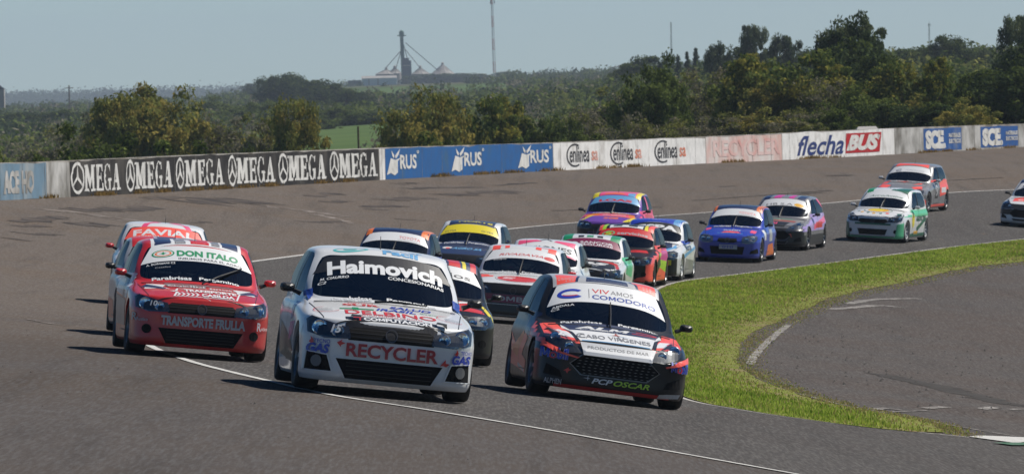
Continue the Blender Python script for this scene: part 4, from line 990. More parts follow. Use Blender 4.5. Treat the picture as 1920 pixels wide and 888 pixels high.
# ================================================================== RACE CARS
# body cage: rows = levels from sill to roof, columns = front centre, round the left side, to rear centre
def cage(kind):
    g = dict(
        gol=dict(nose=2.03, lip=2.02, hz=.69, hood_in=1.93, cowl=.90, cz=.85, hdx=.16, hdz=1.305, roof=1.36, w=.83, hw=.565, cw=.70, rr=-1.86, belt=.85, nosez=.56, corner=.72),
        swoop=dict(nose=2.06, lip=2.05, hz=.655, hood_in=1.90, cowl=1.00, cz=.83, hdx=.24, hdz=1.32, roof=1.375, w=.86, hw=.57, cw=.715, rr=-1.86, belt=.85, nosez=.50, corner=.74),
        round=dict(nose=1.98, lip=1.96, hz=.66, hood_in=1.86, cowl=.92, cz=.86, hdx=.16, hdz=1.32, roof=1.378, w=.81, hw=.555, cw=.68, rr=-1.80, belt=.855, nosez=.54, corner=.68),
        tall=dict(nose=1.96, lip=1.96, hz=.71, hood_in=1.86, cowl=1.00, cz=.89, hdx=.22, hdz=1.365, roof=1.422, w=.84, hw=.58, cw=.70, rr=-1.82, belt=.88, nosez=.56, corner=.70))[kind]
    n, lp, hz, hi, cw, cz, hx, hh, rf, w, hw, cwy, rr, bl, nz = (g[k] for k in ('nose', 'lip', 'hz', 'hood_in', 'cowl', 'cz', 'hdx', 'hdz', 'roof', 'w', 'hw', 'cw', 'rr', 'belt', 'nosez'))
    cy = g['corner']; fw = w + .012
    rows = []
    # columns: 0 c, 1 .3, 2 .52, 3 lamp outer, 4 corner side, 5 wheel, 6 B, 7 mid rear, 8 rear wheel front, 9 rear wheel back, 10 rear corner, 11 rear centre
    def low(z, dn, tuck=0.0, wz=0.0):
        W = w + wz
        return [(n + dn, 0, z), (n + dn - .012, .30, z), (n + dn - .045, .56, z), (n + dn - .15, cy + .01, z), (n + dn - .37, W - .02, z), (1.23, W, z), (.60, W - .012 - tuck, z), (-.5, W - .012 - tuck, z), (-1.22, W, z), (-1.60, W - .04, z), (rr + .05, .62, z), (rr - .02, 0, z)]
    rows.append(low(.105, lp - n - .05, .03, -.03))
    rows.append(low(.16, lp - n + .01, .02))
    rows.append(low(.36, -.01, .01, .008))
    rows.append(low(.52, -.005, 0, .012))
    r = low(nz + .02, -.04, 0, .006); rows.append(r)
    z = hz
    rows.append([(hi, 0, z), (hi - .012, .30, z - .002), (hi - .05, .54, z - .005), (hi - .145, cy, z + .0), (hi - .34, w - .045, z + .01), (1.15, w - .005, z + .03), (.55, w + .0, z + .04), (-.5, w + .0, z + .04), (-1.22, w + .01, z + .05), (-1.58, w - .05, z + .05), (rr + .05, .62, z + .05), (rr - .03, 0, z + .05)])
    # hood rows
    a = .28
    def hood(t, dz):
        x = hi + (cw - hi) * t; zz = hz + (cz - hz) * t + dz
        return [(x, 0, zz), (x - .01, .30, zz - .004), (x - .04, .52, zz - .014), (hi - .17 + (.66 - hi + .17) * t, cy - .02 + (cwy - cy + .02) * t, zz - .02 * (1 - t) - .012), (hi - .37 + (.54 - hi + .37) * t, w - .075 + (w - .09 - w + .075) * t, hz + .03 + (bl - hz - .03) * t), ]
    def side(t, wdt, z0_):
        return [(1.05 - .85 * t, w - .03 - .03 * t, z0_), (.50 - .5 * t, w - .012 - .025 * t, z0_ + .005), (-.5, w - .012 - .025 * t, z0_ + .01), (-1.18, w - .0 - .045 * t, z0_ + .02), (-1.55 + .06 * t, w - .07 - .02 * t, z0_ + .03), (rr + .08 + .05 * t, .60, z0_ + .03), (rr + .02 + .05 * t, 0, z0_ + .03)]
    rows.append(hood(.33, .028) + side(.4, 0, hz + .095))
    rows.append(hood(.72, .018) + side(.75, 0, bl - .065))
    rows.append(hood(1.0, 0) + side(1.0, 0, bl))
    # greenhouse
    def gh(t, tz=None):
        zt_ = hh
        x = cw + (hx - cw) * t; zz = cz + (hh - cz) * t
        def m(a_, b_): return a_ + (b_ - a_) * t
        bulge = .03 * math.sin(math.pi * t)
        return [(x + bulge * .3, 0, zz), (x - .02 + bulge * .3, .30 - .04 * t, zz - .002), (x - .075, m(.52, .44), zz - .008), (m(.66, hx - .12), m(cwy, hw) + bulge, zz - .018), (m(.54, hx - .19), m(w - .09, hw + .045) + bulge, m(bl, hh - .01)),
                (m(.20, -.14), m(w - .06, hw + .065) + bulge, m(bl, hh + .0)), (m(.0, -.26), m(w - .037, hw + .07) + bulge, m(bl + .005, hh + .005)), (m(-.5, -.62), m(w - .037, hw + .075) + bulge, m(bl + .01, hh + .005)),
                (m(-1.18, -1.10), m(w - .045, hw + .06) + bulge, m(bl + .02, hh)), (m(-1.49, -1.32), m(w - .09, hw + .02) + bulge, m(bl + .03, hh - .01)), (m(rr + .13, -1.46), m(.60, .45), m(bl + .03, hh - .015)), (m(rr + .07, -1.52), 0, m(bl + .03, hh))]
    rows.append(gh(.06)); rows.append(gh(.5)); rows.append(gh(.94)); rows.append(gh(1.0))
    top = rows[-1]
    def rfl(s, dz, dx):
        o = []
        for i, (x, y, z_) in enumerate(top):
            xm = -.66
            o.append((xm + (x - xm) * (1 - dx), y * s, z_ + dz))
        return o
    d = rf - hh
    rows.append(rfl(.86, d * .58, .06)); rows.append(rfl(.55, d * .90, .18))
    rows.append([(x, 0, z_ + .0) for x, y, z_ in rfl(.3, d * 1.0, .32)])
    return rows, g

BODY = {}
def body(kind):
    """returns dict of shared meshes for a body kind"""
    if kind in BODY: return BODY[kind]
    rows, g = cage(kind)
    nr, nc = len(rows), len(rows[0])
    vs = []; idx = {}
    def vid(i, j, s):
        x, y, z = rows[i][j]; k = (round(x, 5), round(y * s, 5) + 0.0, round(z, 5))
        if k not in idx: idx[k] = len(vs); vs.append((x, y * s, z))
        return idx[k]
    fs = []; mi = []
    # material ids: 0 paint, 1 windscreen, 2 side glass, 3 rear glass, 4 underside/arches
    iw0, iw1 = 9, 11
    for i in range(nr - 1):
        for j in range(nc - 1):
            for s in (1, -1):
                q = [vid(i, j, s), vid(i, j + 1, s), vid(i + 1, j + 1, s), vid(i + 1, j, s)]
                u = []
                for a in q:
                    if a not in u: u.append(a)
                if len(u) < 3: continue
                if s < 0: u = u[::-1]
                fs.append(tuple(u))
                m = 0
                if iw0 <= i < iw1:
                    if j < 3: m = 1
                    elif j in (4, 5, 6, 7): m = 2
                    elif j == 10: m = 3
                mi.append(m)
    # floor
    loop = [vid(0, j, 1) for j in range(nc)] + [vid(0, j, -1) for j in range(nc - 2, 0, -1)]
    for j in range(nc - 1):
        q = [vid(0, j, 1), vid(0, j, -1), vid(0, j + 1, -1), vid(0, j + 1, 1)]; u = []
        for a in q:
            if a not in u: u.append(a)
        if len(u) > 2: fs.append(tuple(u)); mi.append(4)
    dm = [bpy.data.materials.new('slot%d' % k) for k in range(5)]
    me = mesh('cage', vs, fs, dm, True, mi)
    ob = bpy.data.objects.new('tmp', me); COL.objects.link(ob)
    # creases
    bm = bmesh.new(); bm.from_mesh(me); bm.verts.ensure_lookup_table()
    bmesh.ops.recalc_face_normals(bm, faces=bm.faces)
    cl = bm.edges.layers.float.get('crease_edge') or bm.edges.layers.float.new('crease_edge')
    vpos = {}
    def cre(i0, j0, i1, j1, v):
        for s in (1, -1):
            a, b = vid(i0, j0, s), vid(i1, j1, s)
            e = bm.edges.get((bm.verts[a], bm.verts[b]))
            if e: e[cl] = v
    for j in range(nc - 1):
        cre(0, j, 0, j + 1, .8); cre(1, j, 1, j + 1, .35)
        if j < 4: cre(5, j, 5, j + 1, .55); cre(3, j, 3, j + 1, .3)
        if j < 3: cre(8, j, 8, j + 1, .6)
        if j >= 3: cre(8, j, 8, j + 1, .25)
        if j < 3: cre(9, j, 9, j + 1, .8); cre(11, j, 11, j + 1, .8)
        if 4 <= j < 8: cre(9, j, 9, j + 1, .8); cre(11, j, 11, j + 1, .8)
    for i in range(9, 11):
        for j in (3, 4, 8, 10): cre(i, j, i + 1, j, .8)
    bm.to_mesh(me); bm.free()
    md = ob.modifiers.new('s', 'SUBSURF'); md.levels = 3; md.render_levels = 3
    # wheel arch cutters
    cut = MB()
    for x in (1.23, -1.23):
        for s in (1, -1):
            cut.lathe([(.335, s * .55), (.335, s * 1.1)] if s > 0 else [(.335, -1.1), (.335, -.55)], dm[4], 'y', (x, 0, .30), 40, True)
    cm_ = cut.me('cut'); co = bpy.data.objects.new('cut', cm_); COL.objects.link(co)
    bmc = bmesh.new(); bmc.from_mesh(cm_); bmesh.ops.recalc_face_normals(bmc, faces=bmc.faces); bmc.to_mesh(cm_); bmc.free()
    bo = ob.modifiers.new('b', 'BOOLEAN'); bo.object = co; bo.operation = 'DIFFERENCE'; bo.solver = 'EXACT'
    bpy.context.view_layer.update()
    dg = bpy.context.evaluated_depsgraph_get()
    full = bpy.data.meshes.new_from_object(ob.evaluated_get(dg))
    ob.modifiers.remove(bo); bpy.context.view_layer.update(); dg = bpy.context.evaluated_depsgraph_get()
    whole = bpy.data.meshes.new_from_object(ob.evaluated_get(dg))
    bpy.data.objects.remove(ob); bpy.data.objects.remove(co)
    names = [m.name for m in full.materials]
    def pick(me_, ids, name, off=0.0, side=0):
        bm = bmesh.new(); bm.from_mesh(me_); bm.faces.ensure_lookup_table()
        kill = [f for f in bm.faces if f.material_index not in ids or (side and (f.calc_center_median().y * side < 0))]
        bmesh.ops.delete(bm, geom=kill, context='FACES')
        if off:
            bm.normal_update()
            for v in bm.verts: v.co += v.normal * off
        out_ = bpy.data.meshes.new(name); bm.to_mesh(out_); bm.free()
        out_.polygons.foreach_set('use_smooth', [True] * len(out_.polygons)); return out_
    R = dict(g=g, shell=pick(full, (0, 4), 'body_shell'), wind=pick(full, (1,), 'windscreen', .0005), rear=pick(full, (3,), 'rear_window'),
             sl=pick(full, (2,), 'side_window', .0005, 1), sr=pick(full, (2,), 'side_window', .0005, -1))
    R['shell'].materials.clear(); R['shell'].materials.append(None); R['shell'].materials.append(plastic())
    # keep two slots: paint and arches
    idx_ = [0 if f.material_index == 0 else 1 for f in R['shell'].polygons]
    R['shell'].polygons.foreach_set('material_index', idx_)
    try: R['shell'].set_sharp_from_angle(angle=rad(38))
    except Exception as e_: print('sharp', e_)
    for k in ('wind', 'rear', 'sl', 'sr'):
        R[k].materials.clear(); R[k].materials.append(glass())
        R[k].polygons.foreach_set('material_index', [0] * len(R[k].polygons))
    bm = bmesh.new(); bm.from_mesh(full); R['bvh'] = BVHTree.FromBMesh(bm); bm.free()
    BODY[kind] = R; return R

# ---- projection frames.  u is to the viewer's right looking at the car's face, v is up
def frame(kind, fr):
    g = BODY[kind]['g']
    if fr == 'f': return lambda u, v: (Vector((3.2, u, v)), Vector((-1, 0, 0)))
    if fr == 'h':
        x0 = g['hood_in']; return lambda u, v: (Vector((x0 - v, u, 2.5)), Vector((0, 0, -1)))
    if fr == 'g':
        a = Vector((g['cowl'] + .02, 0, g['cz'])); b = Vector((g['hdx'] + .0, 0, g['hdz'])); d = (b - a).normalized(); nn = Vector((-d.z, 0, d.x)); nn = nn if nn.x > 0 else -nn
        return lambda u, v: (a + d * v + Vector((0, u, 0)) + nn * 1.0, -nn)
    if fr == 'r': return lambda u, v: (Vector((g['hdx'] - v, u, 2.5)), Vector((0, 0, -1)))
    if fr == 'R': return lambda u, v: (Vector((u, -2.0, v)), Vector((0, 1, 0)))
    if fr == 'L': return lambda u, v: (Vector((-u, 2.0, v)), Vector((0, -1, 0)))
def project(kind, fr, V, Fc, off, maxd=1.35):
    """drape 2D triangles onto the body; returns verts, faces"""
    fn = frame(kind, fr); bvh = BODY[kind]['bvh']; P = []
    for (u, v) in V:
        o, d = fn(float(u), float(v)); h, nrm, i, dist = bvh.ray_cast(o, d, 3.2)
        if h is None or nrm.dot(-d) < .10 or (fr == 'f' and h.x < .4) or (fr in 'LR' and abs(nrm.y) < .62) or (fr == 'r' and nrm.z < .6): P.append(None)
        else: P.append(h + nrm * off)
    vs = []; mp = {}; fs = []
    for f in Fc:
        if any(P[a] is None for a in f): continue
        q = [P[a] for a in f]
        m = max((q[i] - q[(i + 1) % len(q)]).length / (1e-4 + (Vector(V[f[i]]) - Vector(V[f[(i + 1) % len(f)]])).length) for i in range(len(q)))
        if m > 6: continue
        for a in f:
            if a not in mp: mp[a] = len(vs); vs.append(P[a])
        fs.append(tuple(mp[a] for a in f))
    return vs, fs
def refine(V, Fc, L_):
    """split long edges"""
    bm = bmesh.new(); vv = [bm.verts.new((float(v[0]), float(v[1]), 0)) for v in V]
    for f in Fc:
        try: bm.faces.new([vv[a] for a in f])
        except ValueError: pass
    bmesh.ops.triangulate(bm, faces=bm.faces[:])
    for _ in range(7):
        es = [e for e in bm.edges if e.calc_length() > L_]
        if not es: break
        bmesh.ops.subdivide_edges(bm, edges=es, cuts=1, use_grid_fill=False)
        bmesh.ops.triangulate(bm, faces=[f for f in bm.faces if len(f.verts) > 3])
    bm.verts.index_update(); r = [v.co[:2] for v in bm.verts], [tuple(v.index for v in f.verts) for f in bm.faces]; bm.free(); return r
def ccw(p):
    a = sum(p[i][0] * p[(i + 1) % len(p)][1] - p[(i + 1) % len(p)][0] * p[i][1] for i in range(len(p)))
    return list(p) if a > 0 else list(p)[::-1]
def sub_poly(poly, L_):
    """grid-refined CDT of polygons so they follow the curved panels"""
    polys = [ccw(q) for q in (poly if isinstance(poly[0][0], (list, tuple)) else [poly])]
    allp = [p for q in polys for p in q]
    x0 = min(p[0] for p in allp); x1 = max(p[0] for p in allp); y0 = min(p[1] for p in allp); y1 = max(p[1] for p in allp)
    vs = []; fs = []
    for p in polys:
        k = len(vs); q = []
        for i in range(len(p)):
            a = Vector(p[i]); b = Vector(p[(i + 1) % len(p)]); n = max(1, int((b - a).length / L_))
            for t in range(n): q.append(a.lerp(b, t / n))
        vs += q; fs.append(list(range(k, len(vs))))
    gx = np.arange(x0 + L_ * .53, x1, L_); gy = np.arange(y0 + L_ * .47, y1, L_)
    if len(gx) * len(gy) < 6000: vs += [Vector((a, b)) for a in gx for b in gy]
    r = delaunay_2d_cdt(vs, [], fs, 1, 1e-6)
    V = [tuple(v) for v in r[0]]
    # keep the triangles that belong to a polygon
    return V, [tuple(f) for f, o in zip(r[2], r[5]) if len(o)]

rect4 = lambda u0, u1, v0, v1: [(u0, v0), (u1, v0), (u1, v1), (u0, v1)]
class Decals:
    def __init__(s, kind): s.kind = kind; s.n = {}
    def step(s, fr): s.n[fr] = s.n.get(fr, 0) + 1; return .0018 + s.n[fr] * .00028
    def shape(s, mb, fr, poly, mat, off=None, L_=.06):
        V, Fc = sub_poly(poly, min(L_, .04)); lay = s.step(fr)
        vs, fs = project(s.kind, fr, V, Fc, off if off is not None else lay); mb.add(vs, fs, mat)
    def text(s, mb, fr, txt, u0, u1, v0, v1, mat, bold=.03, shear=0, slope=0, arc=0, off=None, spc=1.0):
        if abs(v1 - v0) < .09: bold *= .6
        V, Fc = text_mesh(txt, bold * .85, shear, spc); lay = s.step(fr)
        W = [(u0 + (u1 - u0) * a, v0 + (v1 - v0) * b + slope * (a - .5) + arc * (1 - (2 * a - 1) ** 2)) for a, b in V]
        W, Fc = refine(W, Fc, .035)
        vs, fs = project(s.kind, fr, W, Fc, off if off is not None else lay + .0004); mb.add(vs, fs, mat)

# ---- wheels (shared meshes)
def wheel_meshes(rim_mat, nsp=8):
    t = MB(); t.lathe([(.20, -.10), (.245, -.112), (.285, -.110), (.300, -.085), (.303, -.03), (.303, .03), (.300, .085), (.285, .110), (.245, .112), (.20, .10)], rubber(), 'y', n=40); tyre = t.me('tyre', True)
    r = MB(); r.lathe([(.205, -.10), (.198, -.085), (.19, .0), (.198, .085), (.205, .10)], rim_mat, 'y', n=36)
    r.lathe([(.0, .055), (.05, .06), (.055, .04), (.06, .0)], rim_mat, 'y', n=16)
    for k in range(nsp):
        a = 2 * math.pi * k / nsp; c_, s_ = math.cos(a), math.sin(a)
        pr = [(.04, .050, .026), (.12, .066, .018), (.197, .080, .022)]; vs = []
        for (rr_, y_, hw_) in pr:
            for sg in (-1, 1):
                for dy in (0, -.03): vs.append((rr_ * c_ - sg * hw_ * s_, y_ + dy, rr_ * s_ + sg * hw_ * c_))
        fs = []
        for i in (0, 4): fs += [(i, i + 4, i + 6, i + 2), (i + 1, i + 3, i + 7, i + 5), (i, i + 1, i + 5, i + 4), (i + 2, i + 6, i + 7, i + 3)]
        r.add(vs, fs, rim_mat)
    rim = r.me('rim')
    d = MB(); d.lathe([(.0, .0), (.15, .0), (.15, -.02), (0, -.02)], M_('brake_disc', (.10, .10, .10), .5, metal=.6), 'y', n=24)
    return tyre, rim, d.me('brake_disc')
WM = {}
def wheels(car, rim_c, steer=0.0, camber=2.0, wx=None, track=.70):
    key = rim_c
    if key not in WM: WM[key] = wheel_meshes(decal(rim_c) if rim_c != 'metal' else rimm())
    ty, ri, di = WM[key]
    for x in (1.23, -1.23):
        for s in (1, -1):
            wh = empty('wheel', (x, s * track, .303), car)
            wh.rotation_euler = (rad(camber) * s * (1 if x > 0 else .5), 0, (steer if x > 0 else 0) + (0 if s > 0 else math.pi))
            if s < 0: wh.rotation_euler = (rad(camber) * (1 if x > 0 else .5), 0, (steer if x > 0 else 0) + math.pi)
            link('tyre', ty, wh); link('rim', ri, wh); link('brake_disc', di, wh)

helm_w = lambda c: paint(c)
def driver(car_obj, label, suit='red', helm='white', M=None):
    """helmeted driver seated on the car's left; one body mesh, helmet as child"""
    root = empty('person'); root.matrix_world = M @ Matrix.Translation((-.28, .33, .0)); tag(root, label, 'person', 'race drivers')
    fab = M_('race_suit_' + suit, PAL[suit], .9)
    # skin-modifier body
    bm = bmesh.new(); pts = [((0, 0, .36), .15), ((-.02, 0, .62), .17), ((-.04, 0, .80), .10), ((-.03, 0, .88), .065), ((-.02, .20, .80), .075), ((.16, .25, .62), .055), ((.40, .14, .70), .042), ((.46, .10, .72), .04),
                             ((-.02, -.20, .80), .075), ((.16, -.25, .62), .055), ((.40, -.14, .70), .042), ((.46, -.10, .72), .04), ((.30, .12, .44), .09), ((.62, .11, .36), .06), ((.30, -.12, .44), .09), ((.62, -.11, .36), .06)]
    ed = [(0, 1), (1, 2), (2, 3), (2, 4), (4, 5), (5, 6), (6, 7), (2, 8), (8, 9), (9, 10), (10, 11), (0, 12), (12, 13), (0, 14), (14, 15)]
    me = bpy.data.meshes.new('body'); me.from_pydata([p for p, _ in pts], ed, []); 
    o = bpy.data.objects.new('t', me); COL.objects.link(o); o.modifiers.new('k', 'SKIN')
    for i, (_, r_) in enumerate(pts): me.skin_vertices[0].data[i].radius = (r_, r_)
    me.skin_vertices[0].data[0].use_root = True
    sb = o.modifiers.new('s', 'SUBSURF'); sb.levels = 2; bpy.context.view_layer.update()
    m2 = bpy.data.meshes.new_from_object(o.evaluated_get(bpy.context.evaluated_depsgraph_get())); bpy.data.objects.remove(o)
    m2.materials.clear(); m2.materials.append(fab); m2.polygons.foreach_set('use_smooth', [True] * len(m2.polygons)); link('body', m2, root)
    h = MB(); h.sphere((-.02, 0, 1.0), .135, paint(helm), 20, (1.08, .92, 1.05)); hm_ = h.build('helmet', root, True)
    v = MB(); n = 12; vs = []
    for i in range(n + 1):
        a = rad(-62 + 124 * i / n)
        for z in (-.045, .04): vs.append((-.02 + .150 * math.cos(a), .128 * math.sin(a), 1.005 + z))
    v.add(vs, [(2 * i, 2 * i + 2, 2 * i + 3, 2 * i + 1) for i in range(n)], plastic()); v.build('visor', hm_)
    return root

def lamp(mb_h, D, fr, poly, sockets, kind, house='black', lens=True, mb_l=None):
    D.shape(mb_h, fr, poly, plastic() if house == 'black' else M_('lamp_housing_grey', (.22, .23, .25), .25, metal=.6), .006, .04)
    fn = frame(kind, fr); bvh = BODY[kind]['bvh']
    for (u, v, r_) in sockets:
        o, d = fn(u, v); h, nr_, i, ds = bvh.ray_cast(o, d, 3.2)
        if h is None: continue
        q = (Vector((1, 0, 0)) * .7 + nr_ * .5).normalized().to_track_quat('Z', 'Y').to_matrix()
        n = 16
        def ringv(rr_, dz): return [h + q @ Vector((rr_ * math.cos(2 * math.pi * k / n), rr_ * math.sin(2 * math.pi * k / n), dz)) for k in range(n)]
        rs = [ringv(r_, .012), ringv(r_ * .86, .016), ringv(r_ * .62, .010), ringv(r_ * .2, .004), ringv(r_ * .12, .014)]
        vs = [a for b in rs for a in b]; fs = [(i * n + k, i * n + (k + 1) % n, (i + 1) * n + (k + 1) % n, (i + 1) * n + k) for i in range(4) for k in range(n)]
        mb_h.add(vs, fs, chrome())
    if lens and mb_l is not None: D.shape(mb_l, fr, poly, glass('lamp_lens', (.88, .9, .92), .12), .026, .04)
mirror_y = lambda poly: [(-a, b) for a, b in poly[::-1]]

# headlight outlines per body kind in the front frame (right-hand side of the viewer, u>0)
LAMPS = {'gol': ([(.375, .555), (.40, .655), (.60, .70), (.735, .735), (.775, .70), (.765, .585), (.62, .545)], [(.50, .615, .058), (.665, .640, .074)]),
         'swoop': ([(.36, .555), (.42, .64), (.58, .735), (.70, .79), (.755, .76), (.77, .68), (.70, .60), (.54, .545)], [(.52, .625, .050), (.665, .70, .062)]),
         'round': ([(.36, .54), (.37, .66), (.50, .71), (.64, .72), (.72, .69), (.73, .60), (.64, .53), (.48, .515)], [(.48, .615, .060), (.62, .625, .062)]),
         'tall': ([(.40, .60), (.44, .72), (.60, .79), (.72, .82), (.765, .78), (.76, .66), (.66, .60)], [(.53, .675, .055), (.665, .715, .062)])}
SH = {'gol': -.042, 'swoop': -.04, 'round': -.04, 'tall': -.05}
LAMPS = {k: ([(u, v + SH[k]) for u, v in a], [(u, v + SH[k], r) for u, v, r in b]) for k, (a, b) in LAMPS.items()}
GRILLE = {'gol': [(-.40, .545), (.40, .545), (.405, .63), (.36, .665), (-.36, .665), (-.405, .63)],
          'swoop': [(-.49, .455), (-.36, .565), (-.20, .600), (.20, .600), (.36, .565), (.49, .455), (.36, .345), (-.36, .345)],
          'round': [(-.26, .56), (-.22, .64), (.22, .64), (.26, .56), (.16, .53), (-.16, .53)],
          'tall': [(-.42, .60), (-.38, .68), (.38, .68), (.42, .60), (.30, .56), (-.30, .56)]}
GRILLE = {k: [(u, v + (SH[k] if k != 'swoop' else -.062)) for u, v in a] for k, a in GRILLE.items()}
INTAKE = {'gol': [(-.50, .325), (.50, .325), (.40, .15), (-.40, .15)], 'swoop': [(-.42, .235), (.42, .235), (.36, .18), (-.36, .18)],
          'round': [(-.44, .40), (.44, .40), (.40, .20), (-.40, .20)], 'tall': [(-.42, .36), (.42, .36), (.36, .20), (-.36, .20)]}

CARS = {}
def car(name, kind, fx, fy, yaw, label, base, scale=1.0, roll=0.0, mirror='black', mirrors='both', rim='metal', banner=None, intake=True, fog='round', grille=True, grille_mat=None, lamp_house='black',
        livery=None, detail=1, lip=None, cage_c='grey', steer=0.04, wiper=0, side='', pitch=0.0, vent=False, sz=(1, 1, 1)):
    """fx, fy = photo pixel of the ground under the front bumper centre; yaw = heading away from straight at the camera, + towards picture right"""
    B = body(kind); g = B['g']
    p = onG(fx, fy)
    nrm = normalG(p.x, p.y, 1.2)
    hd = Vector((math.sin(yaw), -math.cos(yaw), 0)); hd = (hd - nrm * hd.dot(nrm)).normalized(); lf = nrm.cross(hd)
    R3 = Matrix((hd, lf, nrm)).transposed()
    R3 = R3 @ Matrix.Rotation(roll, 3, 'X') @ Matrix.Rotation(pitch, 3, 'Y')
    sc = Vector(sz) * scale
    org = p - hd * (g['lip'] * sc.x)
    org.z = G(org.x, org.y) + .012
    root = empty('race_car'); 
    M = Matrix.Translation(org) @ R3.to_4x4() @ Matrix.Diagonal((*sc, 1))
    # M is baked straight on the root
    root.matrix_world = M
    tag(root, label, 'race car', 'race cars on the track')
    px, py = proj(org + hd * g['lip'])
    print('car', fx, fy, 'ppm', round(F / p.y * scale, 1), 'D', round(p.y, 1))
    sh = link('body_shell', B['shell'], root)
    sh.material_slots[0].link = 'OBJECT'; sh.material_slots[0].material = paint(base)
    link('windscreen', B['wind'], root); link('rear_window', B['rear'], root); link('side_window', B['sl'], root); link('side_window', B['sr'], root)
    D = Decals(kind)
    # black surround of the screen and window frames
    m = MB(); cx = g['cw']; hw = g['hw']; gl = math.hypot(g['cowl'] - g['hdx'], g['hdz'] - g['cz'])
    # front openings
    if grille:
        m = MB(); D.shape(m, 'f', GRILLE[kind], grille_mat or mesh_blk(), .006)
        z0 = min(v for _, v in GRILLE[kind]); z1 = max(v for _, v in GRILLE[kind]); w_ = max(u for u, _ in GRILLE[kind])
        gm = m.build('grille', root)
        s_ = MB()
        if kind == 'swoop':
            pts = GRILLE[kind]; V_ = [(a * 1.03, .4105 + (b - .4105) * 1.09) for a, b in pts] ; 
            quads = [[V_[i], V_[(i + 1) % 8], pts[(i + 1) % 8], pts[i]] for i in range(8)]
            D.shape(s_, 'f', quads, M_('grille_frame', (.12, .12, .13), .25, metal=.8), .012, .05); s_.build('frame', gm)
            s_ = MB()
            if detail > 1:
                for r_ in range(7):
                    zz = .300 + r_ * .034; half = .49 - abs(zz - .393) * 1.15 - .03
                    k = -half + (.03 if r_ % 2 else 0)
                    while k < half:
                        D.shape(s_, 'f', [(k, zz), (k + .022, zz + .004), (k + .044, zz), (k + .022, zz - .004)], M_('grille_stud', (.20, .2, .2), .4, metal=.8), .011, .05); k += .064
                s_.build('mesh_studs', gm)
        else:
            for k in range(3):
                zz = z0 + (z1 - z0) * (k + .8) / 3.6
                D.shape(s_, 'f', [(-w_ * .93, zz), (w_ * .93, zz), (w_ * .93, zz + .008), (-w_ * .93, zz + .008)], plastic(), .016, .05)
            s_.build('slats', gm)
            s_ = MB(); e_ = ellipse(0, (z0 + z1) / 2 - .0, .058, .058, 20); D.shape(s_, 'f', e_, plastic(), .022, .04)
            for q in ring(0, (z0 + z1) / 2, .058, .058, .010, 20): D.shape(s_, 'f', q, M_('badge_ring', (.10, .10, .11), .3, metal=.6), .027, .03)
            s_.build('badge', gm)
    if intake:
        m = MB(); D.shape(m, 'f', INTAKE[kind], mesh_blk(), .007); im = m.build('lower_intake', root)
        s_ = MB(); P_i = INTAKE[kind]; c0 = sum(b for _, b in P_i) / 4
        quads = [[(a * 1.035, c0 + (b - c0) * 1.10) for a, b in (P_i[i], P_i[(i + 1) % 4])] + [P_i[(i + 1) % 4], P_i[i]] for i in range(4)]
        D.shape(s_, 'f', quads, paint(base), .014, .06); s_.build('rim', im)
        if detail > 1:
            s_ = MB()
            for k in range(4):
                zz = P_i[2][1] + (P_i[0][1] - P_i[2][1]) * (k + 1) / 5
                D.shape(s_, 'f', [(-.40, zz), (.40, zz), (.40, zz + .005), (-.40, zz + .005)], plastic(), .014, .06)
            s_.build('mesh_bars', im)
    if fog:
        for s in (1, -1):
            m = MB()
            if fog == 'pod': P_f = [(.53, .20), (.58, .345), (.755, .365), (.765, .20)]
            elif fog == 'vent': P_f = [(.56, .22), (.60, .30), (.74, .36), (.76, .24)]
            else: P_f = ellipse(.63, .30, .055, .055, 14)
            if s < 0: P_f = mirror_y(P_f)
            D.shape(m, 'f', P_f, mesh_blk(), .007); fo = m.build('fog_lamp_recess', root)
            if fog == 'pod':
                m = MB(); c0 = sum(a for a, _ in P_f) / 4, sum(b for _, b in P_f) / 4
                quads = [[(c0[0] + (a - c0[0]) * 1.14, c0[1] + (b - c0[1]) * 1.14) for a, b in (P_f[i], P_f[(i + 1) % 4])] + [P_f[(i + 1) % 4], P_f[i]] for i in range(4)]
                D.shape(m, 'f', quads, paint(base), .016, .06); m.build('rim', fo)
                m = MB(); D.shape(m, 'f', ellipse(s * .665, .285, .045, .055, 14), M_('duct_grey', (.14, .14, .14), .5), .02); m.build('duct', fo)
    # headlights
    for s in (1, -1):
        P_l, so_ = LAMPS[kind]
        if s < 0: P_l = mirror_y(P_l); so_ = [(-a, b, c) for a, b, c in so_]
        m = MB(); ml = MB(); lamp(m, D, 'f', P_l, so_, kind, lamp_house, True, ml)
        hl = m.build('headlight', root); ml.build('lens', hl)
    # lower lip
    if lip:
        m = MB(); D.shape(m, 'f', [(-.64, .118), (.64, .118), (.64, .155), (-.64, .155)], paint(lip), .012); m.build('splitter', root)
    # screen base cowl
    m = MB()
    D.shape(m, 'g', [(-cx + .03, -.035), (cx - .03, -.035), (cx - .03, .012), (-cx + .03, .012)], plastic(), .008); m.build('cowl_trim', root)
    # B-pillars, window trim
    for s, fr in ((1, 'L'), (-1, 'R')):
        m = MB(); sx = -1 if fr == 'L' else 1
        q = [(sx * -.10, g['belt'] + .0), (sx * -.17, g['belt']), (sx * -.30, g['hdz'] + .0), (sx * -.24, g['hdz'])]
        D.shape(m, fr, q if sx > 0 else q[::-1], plastic(), .010)
        m.build('window_pillar', root)
        # door shut lines
        m = MB()
        for xx in (.62, -.14):
            q = [(sx * xx, .24), (sx * (xx + .012), .24), (sx * (xx + .012 + (.0 if xx > 0 else -.0)), g['belt'] - .03), (sx * xx, g['belt'] - .03)]
            D.shape(m, fr, q, plastic(), .006)
        q = [(sx * -.14, .24), (sx * .62, .24), (sx * .62, .252), (sx * -.14, .252)]; D.shape(m, fr, q, plastic(), .006)
        m.build('door_gap', root)
